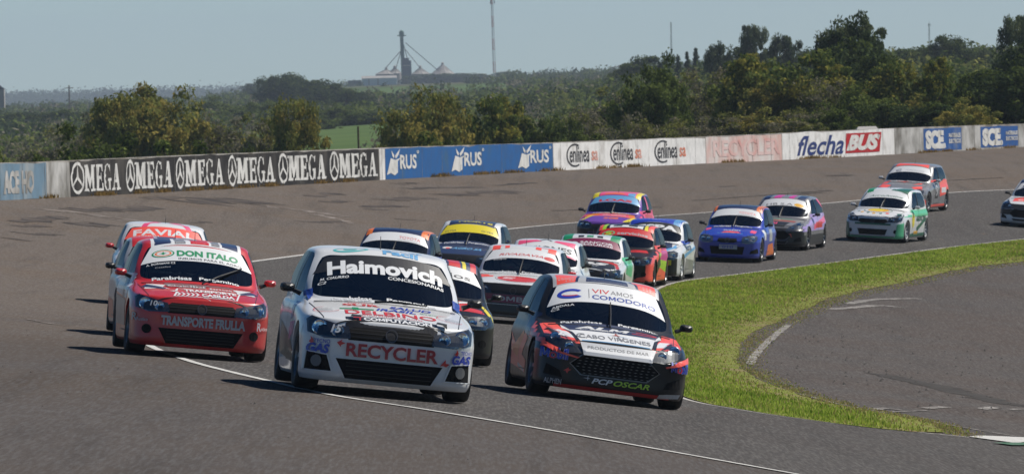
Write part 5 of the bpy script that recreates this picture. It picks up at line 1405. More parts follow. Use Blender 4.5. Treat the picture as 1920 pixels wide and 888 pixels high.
    # panel gaps
    m = MB(); a_ = plastic()
    for s_g in (1, -1):
        q = [(s_g * (g['corner'] - .10), .035), (s_g * (g['corner'] - .092), .035), (s_g * (g['cw'] + .022), .96), (s_g * (g['cw'] + .014), .96)]
        D.shape(m, 'h', q, a_, .0035)
        fr = 'L' if s_g > 0 else 'R'; sx = -1 if fr == 'L' else 1
        D.shape(m, fr, [(sx * 1.60, .36), (sx * 1.607, .36), (sx * 1.607, .60), (sx * 1.60, .60)], a_, .0045)
    D.shape(m, 'h', rect4(-g['corner'] + .12, g['corner'] - .12, .022, .030), a_, .0035)
    m.build('panel_gap', root)
    # mirrors
    mc = plastic() if mirror == 'black' else paint(mirror)
    for s in (1, -1):
        m = MB(); y0 = s * (g['w'] - .06); x0 = .46; z0 = g['belt'] + .055
        prof = []
        n = 10; vs = []
        for (dx, k) in ((.07, .35), (.045, .80), (.0, 1.0), (-.05, 1.0), (-.07, .93)):
            for i in range(n):
                a = 2 * math.pi * i / n; cy_, sy_ = math.cos(a), math.sin(a)
                ex = lambda t_: math.copysign(abs(t_) ** .6, t_)
                vs.append((x0 + dx - .02, y0 + s * .125 + ex(cy_) * .072 * k, z0 + .02 + ex(sy_) * .043 * k))
        fs = [(i * n + k, i * n + (k + 1) % n, (i + 1) * n + (k + 1) % n, (i + 1) * n + k) for i in range(4) for k in range(n)] + [tuple(range(n)), tuple(range(4 * n, 5 * n))]
        m.add(vs, fs, mc); m.tube([(x0 + .02, y0 - s * .0, z0 - .03), (x0 - .0, y0 + s * .08, z0 + .0)], [.025, .018], plastic(), 6)
        m.build('wing_mirror', root)
    # interior
    m = MB(); dk = M_('dash_black', (.02, .02, .022), .8)
    m.box((.55, 0, g['cz'] - .12), (.6, 1.20, .12), dk); m.build('dashboard', root)
    m = MB(); m.box((-.4, 0, .30), (2.4, 1.30, .04), M_('cabin_floor', (.42, .42, .42), .6)); m.box((-1.25, 0, .62), (.6, 1.2, .03), M_('cabin_floor', (.42, .42, .42), .6)); m.build('cabin_floor', root)
    m = MB()
    m.sphere((-.42, .33, .70), .26, M_('seat_fabric', (.015, .015, .02), .9), 12, (.35, .95, 1.5)); m.build('seat', root, True)
    m = MB(); cc = M_('roll_cage_' + cage_c, PAL[cage_c], .5); zt_ = g['hdz'] - .03; yt = hw - .02
    for s in (1, -1):
        m.tube([(.72, s * (cx - .12), .5), (.60, s * (cx - .10), g['cz']), (g['hdx'] - .14, s * yt, zt_), (-.45, s * (yt + .03), zt_ + .01), (-.50, s * .60, .4)], .022, cc, 6)
        m.tube([(-.45, s * yt, zt_), (-1.35, s * .45, .75)], .02, cc, 6)
    m.tube([(-.45, -yt, zt_), (-.45, yt, zt_)], .022, cc, 6); m.tube([(g['hdx'] - .14, -yt, zt_), (g['hdx'] - .14, yt, zt_)], .022, cc, 6)
    m.tube([(-.46, -yt, zt_), (-.5, .6, .5)], .02, cc, 6); m.tube([(-.46, yt, zt_), (-.5, -.6, .5)], .02, cc, 6); m.tube([(-.48, -.6, .85), (-.48, .6, .85)], .02, cc, 6)
    m.build('roll_cage', root)
    # steering wheel
    m = MB(); pts = [Vector((.20, .33, .83)) + Vector((0.06 * math.sin(a), .15 * math.cos(a), .14 * math.sin(a))) for a in [2 * math.pi * k / 14 for k in range(15)]]; m.tube(pts, .014, dk, 6, False); m.build('steering_wheel', root)
    # wiper and antenna
    if wiper:
        m = MB(); fn = frame(kind, 'g')
        def gp_(u, v, off_=.02):
            o, d = fn(u, v); h, nn, i, ds = B['bvh'].ray_cast(o, d, 3); return (h if h else o + d) + (nn if nn else -d) * off_
        if wiper == 1: a, b = gp_(0, -.02), gp_(.02, .46 * gl + .05)
        elif wiper == 2: a, b = gp_(.05, -.02), gp_(.50, .48)
        else: a, b = gp_(-.1, .0), gp_(.35, .05)
        mid = a.lerp(b, .5) + Vector((.02, 0, .012)); m.tube([a, mid, b], [.012, .010, .007], plastic(), 5)
        m.tube([a.lerp(b, .35) + Vector((.012, 0, .004)), b + (b - a).normalized() * .05], .009, rubber(), 4); m.build('wiper', root)
    m = MB(); m.tube([(g['hdx'] - .35, .0, g['roof'] - .02), (g['hdx'] - .45, .0, g['roof'] + .12)], [.006, .003], plastic(), 5); m.build('antenna', root)
    wheels(root, rim, steer, track=g['w'] - .125)
    # the car's own livery
    if banner:
        bc, items, b0, b1 = banner
        mbn = MB(); D.shape(mbn, 'g', [(-hw - .10, b0 * gl), (hw + .10, b0 * gl), (hw - .02, b1 * gl), (-hw + .02, b1 * gl)], decal(bc), .0020); bn = mbn.build('screen_banner', root)
        for it in items: ml = MB(); D.text(ml, 'g', *it[:5], decal(it[5]), **(it[6] if len(it) > 6 else {})); ml.build('lettering', bn)
    if livery: livery(root, D, g, gl)
    CARS[name] = (root, M); return root

def paint_block(root, D, items, name='paint_patch'):
    """items: (frame, colour, polygon)"""
    for (fr, c, poly) in items:
        if not poly: continue
        m = MB(); D.shape(m, fr, poly, decal(c))
        if m.v: m.build(name, root)
def letters(root, D, items, name='lettering'):
    for it in items:
        m = MB(); fr, txt, u0, u1, v0, v1, c = it[:7]; D.text(m, fr, txt, u0, u1, v0, v1, decal(c), **(it[7] if len(it) > 7 else {}))
        if m.v: m.build('lettering', root)
# ------------------------------------------------------------------ the field of cars
rect = lambda u0, u1, v0, v1: [(u0, v0), (u1, v0), (u1, v1), (u0, v1)]
def livA(root, D, g, gl):
    paint_block(root, D, [('h', 'black', [(-.43, -.12), (.43, -.12), (.43, .15), (.20, .175), (-.20, .175), (-.43, .15)]), ('h', 'green', [(-.46, .50), (-.34, .50), (-.34, .47), (-.28, .47), (-.28, .50), (-.14, .50), (-.14, .56), (-.28, .56), (-.28, .62), (-.34, .62), (-.34, .56), (-.46, .56)]),
                          ('R', 'black', [(-.85, .28), (.75, .22), (.80, .32), (.4, .45), (-.85, .60)]), ('R', 'magenta', [(.2, .42), (.75, .50), (.85, .62), (.3, .60)]), ('R', 'blue', [(.30, .62), (.55, .64), (.6, .80), (.34, .80)]), ('L', 'blue', [(-.6, .62), (-.2, .62), (-.2, .8), (-.6, .8)]),
                          ('f', 'blue', [(-.735, .80), (-.66, .86), (-.66, .93), (-.735, .90)]), ('f', 'blue', [(.735, .80), (.66, .86), (.66, .93), (.735, .90)])])
    letters(root, D, [('h', 'ST', -.36, -.272, .03, .15, 'red', dict(bold=.05)), ('h', 'COMPUTACION', -.262, .38, .03, .15, 'white', dict(bold=.055)),
                      ('h', 'DELBINO', -.42, .44, .27, .45, 'red', dict(bold=.02)), ('h', 'GESTION INTEGRAL DE FLOTAS', -.30, .30, .205, .245, 'red', dict(bold=.01)),
                      ('h', 'SALUD', .02, .42, .69, .86, 'royal', dict(bold=.03, shear=.3)), ('h', 'IRASIL', -.12, .26, .50, .64, 'royal', dict(bold=.03, shear=.3)), ('h', 'SUR', -.42, -.06, .72, .84, 'red', dict(bold=.045)), ('h', 'GRUPO', -.36, -.12, .88, .95, 'red', dict(bold=.02)), ('h', 'SEGUROS', .30, .46, .55, .60, 'green', dict(bold=.02))], 'bonnet_lettering')
    letters(root, D, [('f', 'RECYCLER', -.41, .45, .350, .478, 'brick', dict(bold=.035, off=.02)), ('f', 'GAS', -.76, -.56, 0.358, 0.448, 'royal', dict(bold=.06, shear=.2)), ('f', 'TECNO', -.70, -.56, 0.453, 0.488, 'royal', dict(bold=.02)), ('f', 'GAS', .58, .76, 0.358, 0.448, 'royal', dict(bold=.06, shear=.2)), ('f', 'TECNO', .66, .77, 0.453, 0.488, 'royal', dict(bold=.02)),
                      ('f', '15', -.56, -.46, 0.543, 0.618, 'white', dict(bold=.05, shear=.3, off=.035))], 'bumper_lettering')
    m = MB(); D.shape(m, 'f', [(-.74, .455), (-.725, .48), (-.73, .51), (-.71, .485), (-.70, .455), (-.72, .44)], decal('red')); D.shape(m, 'f', [(.60, .455), (.615, .475), (.62, .50), (.635, .475), (.635, .455), (.62, .44)], decal('red'))
    D.shape(m, 'f', [(.47, .33), (.52, .40), (.525, .365), (.56, .36), (.53, .33), (.50, .345)], decal('red')); D.shape(m, 'f', [(-.50, .47), (-.46, .43), (-.46, .45), (-.42, .47), (-.46, .48), (-.45, .50)], decal('red')); m.build('emblem', root)
    m = MB()
    for s in (1, -1):
        D.shape(m, 'h', ring(s * .58, .50, .13, .15, .008, 18, 100, 330), decal('red'), .008)
        for k in range(4): D.text(m, 'h', 'SERVICIO', s * .60 - .07, s * .60 + .07, .38 + k * .045, .41 + k * .045, decal('grey'), bold=.02)
    m.build('fender_emblem', root)
    m = MB(); 
    D.shape(m, 'r', ring(-.30, .12, .17, .075, .028, 26, 20, 380), decal('teal'))
    D.shape(m, 'r', ring(-.30, .12, .075, .035, .022, 16, 20, 320), decal('teal'))
    m.build('roof_emblem', root)
    letters(root, D, [('r', 'Facil', .0, .34, .02, .12, 'sky', dict(bold=.045)), ('r', 'Super', .02, .40, .20, .34, 'sky', dict(bold=.03))], 'roof_lettering')
    letters(root, D, [('g', 'M. CIAURRO', -.60, -.33, .455, .50, 'white', dict(bold=.03, shear=.3)), ('g', 'C2', -.62, -.54, .39, .435, 'white', dict(bold=.03, shear=.3)),
                      ('g', 'Parabrisas', -.50, -.12, .05, .125, 'white', dict(bold=.05)), ('g', 'Pergamino', .02, .50, .05, .125, 'white', dict(bold=.05))], 'screen_lettering')
    # tow straps
    for u in (-.34, .46):
        m = MB(); D.shape(m, 'h', [(u - .05, .06), (u + .05, .04), (u + .06, .12), (u - .03, .14)], plastic(), .03); m.build('bonnet_strap', root)

A = car('A', 'gol', 724, 747, rad(5.5), 'white race car with black windscreen banner, nearest of all in the middle', 'white', 1.075, fog='pod', detail=2, wiper=3, roll=rad(-.4), cage_c='white',
        banner=('black', [('Haimovich', -.53, .57, .53, .775, 'white', dict(bold=.05)), ('CONCESIONARIAS', .04, .58, .455, .51, 'white', dict(bold=.035))], .70, 1.0), livery=livA)

def livB(root, D, g, gl):
    paint_block(root, D, [('h', 'fluor', [(-.77, .40), (-.70, .24), (-.50, .0), (-.40, .0), (-.50, .45), (-.56, .62), (-.60, 1.0), (-.77, 1.0)]), ('h', 'fluor', [(.77, .40), (.70, .24), (.50, .0), (.40, .0), (.50, .45), (.56, .62), (.60, 1.0), (.77, 1.0)]), ('f', 'white', [(-.36, .50), (.40, .50), (.44, .625), (-.40, .625)]),

        ('f', 'fluor', [(-.80, .535), (-.78, .60), (-.60, .505), (-.40, .47), (-.42, .455), (-.60, .485)]), ('f', 'fluor', [(.82, .53), (.82, .60), (.70, .525), (.55, .475), (.56, .46), (.72, .50)]), ('R', 'fluor', [(.75, .62), (1.75, .58), (1.62, .70), (.75, .84), (.2, .86), (.25, .74)]),
        ('h', 'white', [(-.40, .04), (.40, .04), (.46, .40), (.56, .62), (.56, .84), (.50, .60), (-.50, .60), (-.56, .84), (-.56, .62), (-.46, .40)]),
        ('h', 'white', [(-.62, .25), (-.44, .10), (-.52, .42), (-.66, .58), (-.60, .40)]), ('h', 'white', [(.62, .25), (.44, .10), (.52, .42), (.66, .58), (.60, .40)]),
        ('h', 'black', [(-.45, .05), (-.40, .04), (-.47, .42), (-.55, .56), (-.50, .40)]), ('h', 'black', [(.45, .05), (.40, .04), (.47, .42), (.55, .56), (.50, .40)]),
        ('h', 'navy', [(-.48, .50), (.48, .50), (.58, .95), (-.58, .95)]), ('h', 'red', ring(.32, .72, .20, .09, .04, 20, -120, 100)), ('h', 'sky', [(-.38, .04), (.38, .04), (.38, .06), (-.38, .06)]),
        ('h', 'sky', [(-.16, .34), (-.05, .36), (.05, .355), (.18, .335), (.12, .355), (.0, .375)]), ('h', 'rust', [(-.03, .36), (.08, .36), (.05, .40), (.03, .50), (.01, .40)]),
        ('R', 'fluor', [(-1.5, .30), (.6, .20), (.7, .34), (.2, .40), (.7, .60), (.4, .66), (-.3, .46), (-1.0, .62), (-1.7, .64)]), ('R', 'orange', [(-.9, .44), (-.3, .36), (.3, .62), (.2, .68)]), ('R', 'silver', [(-.2, .26), (.5, .20), (.5, .24), (-.2, .30)]),
        ('R', 'navy', [(.85, .62), (.55, .90), (.2, .92), (.3, .66)]), ('L', 'fluor', [(-1.5, .3), (1.0, .3), (1.0, .5), (-1.5, .5)]),
        ('r', 'silver', rect(-.60, .60, .0, 1.0)), ('r', 'fluor', [(-.56, .02), (-.36, .02), (-.30, .40), (-.56, .40)]), ('r', 'fluor', [(.36, .02), (.56, .02), (.56, .40), (.30, .40)]), ('r', 'navy', [(-.24, .02), (.24, .02), (.20, .40), (-.20, .40)]), ('r', 'navy', [(-.36, .02), (-.33, .02), (-.27, .4), (-.30, .4)]), ('r', 'navy', [(.33, .02), (.36, .02), (.30, .4), (.27, .4)])])
    letters(root, D, [('h', 'ALM', -.42, .22, .58, .80, 'white', dict(bold=.05, shear=.3)), ('h', 'EQUIPAMIENTOS', -.36, .06, .53, .565, 'white', dict(bold=.03)), ('h', 'CABO VIRGENES', -.40, .40, .14, .29, 'grey', dict(bold=.015)), ('h', 'C', -.43, -.335, .14, .33, 'grey', dict(bold=.015)), ('h', 'V', .035, .115, .14, .33, 'grey', dict(bold=.015)),
        ('f', 'PRODUCTOS DE MAR', -.32, .36, .555, .590, 'grey', dict(bold=.02))], 'bonnet_lettering')
    letters(root, D, [('f', 'PCP', -.24, -.01, .195, .255, 'white', dict(bold=.05, shear=.3)), ('f', 'OSCAR', .0, .40, .195, .255, 'lime', dict(bold=.05, shear=.3)), ('f', 'Mobil', -.80, -.52, .42, .53, 'white', dict(bold=.08, off=.016)), ('f', 'Mobil', -.80, -.52, .42, .53, 'royal', dict(bold=.05, off=.022)),
        ('f', 'Mobil', .62, .82, .42, .53, 'white', dict(bold=.08, off=.016)), ('f', 'Mobil', .62, .82, .42, .53, 'royal', dict(bold=.05, off=.022)), ('f', '2', -.64, -.57, .65, .71, 'white', dict(bold=.06, off=.04)), ('f', 'ALPHEN', -.73, -.56, .155, .20, 'silver', dict(bold=.04))], 'bumper_lettering')
    m = MB(); D.shape(m, 'f', [(-.34, .245), (-.29, .25), (-.285, .28), (-.28, .25), (-.255, .245), (-.28, .24), (-.285, .215), (-.29, .24)], decal('silver')); D.shape(m, 'f', [(-.55, .30), (-.50, .34), (-.50, .32), (-.47, .32), (-.50, .30), (-.51, .27), (-.53, .30)], decal('red'))
    D.shape(m, 'f', ring(-.675, .457, .036, .036, .016, 14) + ring(.715, .457, .030, .036, .014, 14), decal('red'), .026)
    D.shape(m, 'f', [(.50, .125), (.74, .145), (.76, .185), (.52, .165)], decal('silver'), .02); m.build('emblem', root)
    letters(root, D, [('g', 'ABDALA', -.62, -.38, .43, .47, 'white', dict(bold=.03)), ('g', 'C2', -.63, -.54, .38, .42, 'white', dict(bold=.03)), ('g', 'Parabrisas', -.54, -.08, .055, .12, 'white', dict(bold=.05)), ('g', 'Pergamino', .10, .56, .055, .12, 'white', dict(bold=.05))], 'screen_lettering')
    m = MB(); 
    D.shape(m, 'g', ring(-.41, .68, .15, .10, .045, 22, 40, 320), decal('royal'))
    D.shape(m, 'g', ring(-.41, .67, .10, .04, .018, 14, 190, 320), decal('red'))
    D.shape(m, 'g', rect(-.215, -.209, .59, .78), decal('grey')); m.build('banner_emblem', root)
B = car('B', 'swoop', 1145, 757, rad(5.6), 'black and red race car with white bonnet and honeycomb grille beside the grass', 'black', 1.0, fog='vent', detail=2, wiper=1, lip='red', intake=False, cage_c='silver', sz=(1, 1, .975), roll=rad(-1.0),
        banner=('white', [('VIV', -.18, .02, .70, .785, 'red', dict(bold=.01)), ('AMOS', .03, .29, .70, .785, 'grey', dict(bold=.01)), ('COMODORO', -.18, .55, .575, .665, 'blue', dict(bold=.03))], .56, 1.0), livery=livB)

def livC(root, D, g, gl):
    paint_block(root, D, [('h', 'white', [(-.66, .55), (-.36, .50), (-.44, .62), (-.40, .80), (-.62, .92)]), ('h', 'navy', [(-.70, .70), (-.44, .46), (-.40, .54), (-.62, .88)]), ('h', 'white', [(.66, .55), (.44, .50), (.44, .62), (.40, .80), (.62, .92)]), ('h', 'navy', [(.70, .70), (.48, .46), (.46, .54), (.62, .88)]), ('h', 'grey', [(-.42, .86), (.42, .86), (.40, .95), (-.40, .95)]),
        ('h', 'white', ring(0, 0, .1, .1, .01, 4)[0]), ('h', 'white', [(-.34, .08), (.40, .08), (.40, .10), (-.34, .10)]), ('h', 'white', [(-.28, .50), (.46, .50), (.46, .52), (-.28, .52)]), ('h', 'white', [(.40, .08), (.42, .08), (.48, .52), (.46, .52)]), ('h', 'white', [(-.34, .08), (-.32, .08), (-.27, .30), (-.33, .34), (-.28, .36), (-.26, .52), (-.28, .52), (-.31, .36), (-.37, .34), (-.30, .30)])]
        + [('h', 'white', [(-.30 + k * .055, .12), (-.275 + k * .055, .12), (-.245 + k * .055, .20), (-.275 + k * .055, .28), (-.30 + k * .055, .28), (-.27 + k * .055, .20)]) for k in range(5)]
        + [('r', 'white', rect(-.54, .54, .01, .45)), ('r', 'navy', rect(-.50, -.30, .05, .45)), ('r', 'grey', rect(-.26, -.13, .03, .45)), ('r', 'red', rect(-.07, .15, .03, .45)), ('r', 'grey', rect(.18, .28, .03, .45)), ('r', 'navy', rect(.31, .50, .05, .45)),
           ('R', 'white', [(-1.7, .7), (.9, .62), (.7, .92), (-1.5, .93)]), ('R', 'grey', [(-1.4, .3), (.7, .3), (.7, .6), (-1.4, .66)]), ('R', 'navy', [(.1, .62), (.5, .62), (.3, .9), (-.1, .9)])])
    letters(root, D, [('h', 'TRANSPORTE', -.20, .42, .33, .48, 'white', dict(bold=.05)), ('h', 'CASILDA', .0, .39, .12, .27, 'white', dict(bold=.05)), ('h', 'Catalini', -.40, .08, .64, .80, 'white', dict(bold=.08)), ('h', 'Catalini', -.40, .08, .64, .80, 'grey', dict(bold=.02)), ('h', 'hnos.', .12, .42, .60, .70, 'white', dict(bold=.04)), ('h', 'FABRICA DE REMOLQUES', -.25, .20, .565, .60, 'white', dict(bold=.02))], 'bonnet_lettering')
    letters(root, D, [('f', 'TRANSPORTE', -.47, .14, 0.358, 0.473, 'silver', dict(bold=.055)), ('f', 'FRULLA', .17, .52, 0.358, 0.473, 'silver', dict(bold=.055)), ('f', 'R', -.79, -.74, 0.388, 0.478, 'silver', dict(bold=.02)), ('f', 'Rustico', -.74, -.62, 0.388, 0.428, 'silver', dict(bold=.02)), ('f', 'R', .66, .71, 0.368, 0.468, 'white', dict(bold=.03)), ('f', 'stico', .71, .79, 0.378, 0.418, 'white', dict(bold=.02)),
        ('f', 'CASILDA', -.10, .18, 0.078, 0.103, 'silver', dict(bold=.03)), ('f', '10', -.60, -.52, 0.558, 0.618, 'white', dict(bold=.03, shear=.2, off=.035))], 'bumper_lettering')
    letters(root, D, [('g', 'A. BORGIANI C2', -.60, -.26, .46, .50, 'white', dict(bold=.03)), ('g', 'Catalini', -.50, -.32, .38, .41, 'silver', dict(bold=.0)), ('g', 'Parabrisas', -.54, -.07, .10, .18, 'white', dict(bold=.05)), ('g', 'Pergamino', .02, .50, .10, .18, 'white', dict(bold=.05))], 'screen_lettering')
    m = MB()
    D.shape(m, 'g', ellipse(-.40, .70, .135, .085, 24), decal('green')); D.shape(m, 'g', ellipse(-.40, .70, .115, .070, 24), decal('white')); D.shape(m, 'g', ellipse(-.40, .70, .10, .06, 24), decal('orange')); D.shape(m, 'g', ellipse(-.40, .70, .078, .045, 20), decal('white'))
    D.shape(m, 'g', [(-.45, .70), (-.42, .69), (-.40, .665), (-.38, .69), (-.35, .70), (-.385, .71), (-.40, .74), (-.415, .71)], decal('green')); m.build('banner_emblem', root)
C_ = car('C', 'gol', 372, 673, rad(6), 'red race car with green lettering on a white windscreen banner, front left', 'red', .98, mirror='red', fog='round', detail=2, wiper=2, lip=None, roll=rad(-.6),
        banner=('white', [('DON ITALO', -.24, .50, .63, .765, 'green', dict(bold=.06)), ('INSUMOS PARA EL AGRO', -.22, .54, .555, .60, 'black', dict(bold=.02))], .61, 1.0),
        livery=livC)

def simple(blocks, texts=(), emb=()):
    def f(root, D, g, gl):
        if blocks: paint_block(root, D, list(blocks))
        if texts: letters(root, D, list(texts))
        if emb:
            m = MB()
            for fr, c, polys in emb:
                if polys: m = MB(); D.shape(m, fr, polys, decal(c)); m.build('emblem', root)
    return f
HOOD = [(-.84, -.02), (.84, -.02), (.72, 1.05), (-.72, 1.05)]
ROOF = rect(-.60, .60, .0, 1.3)
BUMP = [(-.85, .10), (.85, .10), (.85, .60), (-.85, .60)]
PP = lambda v=.07: [('g', 'Parabrisas', -.50, -.06, v, v + .065, 'white', dict(bold=.05)), ('g', 'Pergamino', .04, .48, v, v + .065, 'white', dict(bold=.05))]
sideR = lambda c, z0=.14, z1=.93, x0=-1.85, x1=1.9: ('L', c, [(-x1, z0), (-x0, z0), (-x0, z1), (-x1, z1)])
D_ = car('D', 'gol', 330, 637, rad(5), 'race car mostly hidden directly behind the red car on the left', 'silver', .95, mirror='black',
        banner=('black', [], .72, 1.0), livery=simple([('R', 'silver', rect(-1.8, 1.2, .5, .93)), ('R', 'red', [(-1.6, .2), (.6, .2), (.4, .45), (-1.6, .5)]), ('r', 'red', rect(-.6, -.3, .0, 1.3)), ('r', 'navy', rect(-.25, .0, .0, 1.3)), ('r', 'grey', rect(.05, .25, .0, 1.3)), ('r', 'red', rect(.3, .6, .0, 1.3))], PP()))
E_ = car('E', 'gol', 301, 577, rad(3), 'white race car with red windscreen banner, second behind the red car at the far left', 'white', 1.0, mirror='red',
        banner=('fluor', [('FAVIAL', -.52, .50, .60, .79, 'white', dict(bold=.035)), ('DIVISION', -.52, -.10, .54, .585, 'white', dict(bold=.02))], .64, 1.0),
        livery=simple([('h', 'fluor', [(-.82, .2), (-.3, .4), (-.6, 1.0)]), ('h', 'navy', [(-.82, .3), (-.7, .25), (-.55, .7), (-.7, .9)]), ('R', 'navy', [(-1.4, .2), (1.0, .2), (.5, .6), (-1.2, .5)]), ('R', 'sky', rect(-.6, .8, .62, .8)), ('f', 'navy', BUMP), ('r', 'pink', [(-.40, 0), (-.30, 0), (-.05, .5), (-.2, .5)]), ('r', 'pink', [(.45, 0), (.35, 0), (.05, .5), (.2, .5)])], [('g', 'J. CASAS', -.55, -.3, .46, .50, 'white', dict(bold=.02))]))
F_ = car('F', 'round', 716, 562, rad(-6), 'navy roofed race car with orange window frame directly behind the nearest white car', 'navy', 1.0,
        banner=('white', [('TOYOTA', .06, .48, .65, .75, 'red', dict(bold=.0)), ('CONCESIONARIO', .05, .5, .59, .62, 'grey', dict(bold=.0))], .64, 1.0), wiper=1,
        livery=simple([('r', 'orange', rect(.47, .62, .0, 1.2)), ('r', 'orange', rect(-.62, -.50, .0, 1.2)), ('L', 'orange', [(-.75, .95), (-.10, 1.38), (.9, 1.42), (.9, 1.30), (0, 1.33), (-.60, .90)]), ('R', 'orange', [(.75, .95), (.10, 1.38), (-.9, 1.42), (-.9, 1.30), (0, 1.33), (.60, .90)]), ('L', 'blue', rect(-1.0, 1.6, .4, .9))], PP()))
G_ = car('G', 'round', 858, 535, rad(-7), 'navy race car with yellow windscreen banner and white sides', 'white', 1.0, cage_c='silver',
        banner=('yellow', [('CLYSA', -.55, -.30, .60, .66, 'navy', dict(bold=.02)), ('CLYSA', .25, .52, .62, .68, 'navy', dict(bold=.02))], .62, 1.0), wiper=1,
        livery=simple([('h', 'navy', [(-.74, -.02), (.74, -.02), (.62, 1.1), (-.62, 1.1)]), ('f', 'black', [(-.70, .10), (.70, .10), (.70, .66), (-.70, .66)]), ('r', 'navy', rect(-.50, .50, .0, 1.3)), ('h', 'yellow', [(-.84, -.02), (-.80, -.02), (-.64, .9), (-.68, .9)]), ('h', 'yellow', [(.84, -.02), (.80, -.02), (.64, .9), (.68, .9)])],
            [('h', 'AGRO SA', -.25, .40, .42, .62, 'sky', dict(bold=.04, shear=.3)), ('r', 'NORTE', -.30, .45, .08, .22, 'yellow', dict(bold=.04))] + PP(.09), [('h', 'white', [ellipse(-.36, .55, .11, .10, 14)]), ('h', 'fluor', [ellipse(-.34, .50, .05, .06, 10), ellipse(.76, .4, .04, .06, 10), ellipse(-.76, .4, .04, .06, 10)])]))
H_ = car('H', 'round', 813, 681, rad(4), 'black race car with striped bonnet half hidden behind the nearest white car', 'black', .95,
        banner=('white', [('Servicios', -.45, .50, .60, .72, 'black', dict(bold=.01))], .62, 1.0),
        livery=simple([('h', 'red', [(.10, .20), (.66, .30), (.62, .50), (.45, .48), (.62, .95), (.2, .90)]), ('h', 'white', [(.25, .60), (.5, .85), (.45, .95), (.2, .72)]), ('h', 'yellow', [(.70, .30), (.78, .35), (.66, .85), (.62, .80)]), ('r', 'navy', rect(-.6, .6, 0, 1.3)), ('r', 'red', rect(.2, .36, .0, .6)), ('r', 'yellow', rect(.39, .44, .0, .6)), ('r', 'white', rect(-.1, .16, .0, .6)), ('r', 'red', rect(.50, .58, .0, 1.0))]))
I_ = car('I', 'gol', 957, 608, rad(-4.5), 'white and red race car with big round red emblem on its bonnet', 'white', 1.02, mirror='red', cage_c='silver', wiper=1,
        banner=('white', [('RIVADAVIA', -.42, .36, .645, .72, 'red', dict(bold=.02, shear=.3))], .64, 1.0),
        livery=simple([('f', 'black', [(-.85, .10), (.85, .10), (.85, .68), (-.85, .68)]), ('f', 'maroon', [(-.80, .36), (.80, .36), (.80, .50), (-.80, .50)]), ('h', 'fluor', [(-.70, .55), (-.42, .58), (-.42, .72), (-.50, .72), (-.50, .86), (-.70, .96)]), ('h', 'fluor', [(.70, .45), (.56, .45), (.56, .60), (.44, .60), (.44, .76), (.66, .76)]),
            ('r', 'fluor', [(-.56, .02), (-.42, .02), (-.42, .14), (-.34, .14), (-.34, .02), (-.26, .02), (-.26, .22), (-.56, .22)]), ('r', 'fluor', [(.56, .02), (.42, .02), (.42, .14), (.30, .14), (.30, .02), (.20, .02), (.20, .22), (.56, .22)]), sideR('fluor', .3, .6), ('L', 'fluor', [(-.70, .93), (-.10, 1.36), (.4, 1.40), (.4, 1.30), (-.05, 1.30), (-.60, .93)])],
            [('f', 'OMBU', -.30, .34, .385, .475, 'silver', dict(bold=.05)), ('h', 'R', -.12, .24, .30, .60, 'white', dict(bold=.06, shear=.3)), ('g', 'Campos', -.5, -.28, .50, .54, 'white', dict(bold=.02))] + PP(),
            [('h', 'white', [ellipse(.03, .45, .40, .30, 28)]), ('h', 'grey', ring(.03, .45, .40, .30, .015, 28)), ('h', 'red', [ellipse(.03, .45, .365, .27, 28)]), ('g', 'red', [ellipse(.47, .67, .10, .06, 18)]), ('h', 'white', [[(-.24, .50), (-.02, .50), (-.02, .56), (-.20, .56)], [(-.24, .38), (-.06, .38), (-.06, .44), (-.22, .44)]])]))
J_ = car('J', 'round', 1002, 584, rad(-5), 'white race car with pink roof corners behind the round emblem car', 'white', 1.0, wiper=1,
        banner=('white', [('MISIONES', -.50, .52, .60, .78, 'black', dict(bold=.02))], .60, 1.0),
        livery=simple([('r', 'pink', [(-.56, .0), (-.10, .04), (-.2, .14), (-.56, .2)]), ('r', 'pink', [(.56, .0), (.14, .04), (.2, .14), (.56, .2)]), ('g', 'pink', rect(-.62, .62, .48, .54)), ('h', 'pink', [(-.84, 0), (-.4, 0), (-.6, 1)]), ('f', 'pink', BUMP)], [('r', 'X', -.15, .12, .06, .3, 'black', dict(bold=.0))]))
K_ = car('K', 'gol', 1088, 565, rad(-5.5), 'green and white race car with maroon windscreen banner and black bonnet', 'white', 1.0,
        banner=('maroon', [('SANCOR', -.22, .48, .66, .74, 'white', dict(bold=.04)), ('SEGUROS', -.22, .48, .57, .645, 'white', dict(bold=.04))], .64, 1.0),
        livery=simple([('h', 'black', [(-.80, -.02), (.70, -.02), (.56, .98), (-.66, .98)]), ('h', 'red', [(.72, -.02), (.62, .60), (.20, .95), (-.3, .97), (.40, .99), (.66, .80), (.80, .0)]), ('r', 'green', rect(-.6, -.40, .0, 1.2)), ('r', 'green', rect(.40, .60, .0, 1.2)), ('r', 'black', rect(-.28, -.16, .02, .12)), ('r', 'green', rect(-.10, .04, .02, .12)), ('r', 'black', rect(.12, .24, .02, .12)), ('f', 'black', BUMP),
            ('L', 'mint', [(-.9, .6), (.6, .5), (.9, .93), (-.5, .93)]), ('L', 'green', [(-.66, .95), (-.08, 1.36), (.9, 1.40), (.9, 1.28), (-.1, 1.28), (-.55, .95)])],
            [('h', 'ns', -.20, .50, .36, .66, 'white', dict(bold=.04, shear=.3)), ('h', 'GROUP', .0, .3, .24, .30, 'white', dict(bold=.02)), ('g', 'GOMEZ', -.5, -.3, .51, .55, 'white', dict(bold=.02))],
            [('g', 'white', [ellipse(-.38, .66, .12, .075, 20)]), ('g', 'maroon', ring(-.38, .66, .065, .045, .02, 14, 60, 300)), ('h', 'pink', [[(-.40, .50), (-.22, .60), (-.30, .66), (-.50, .58)]])]))
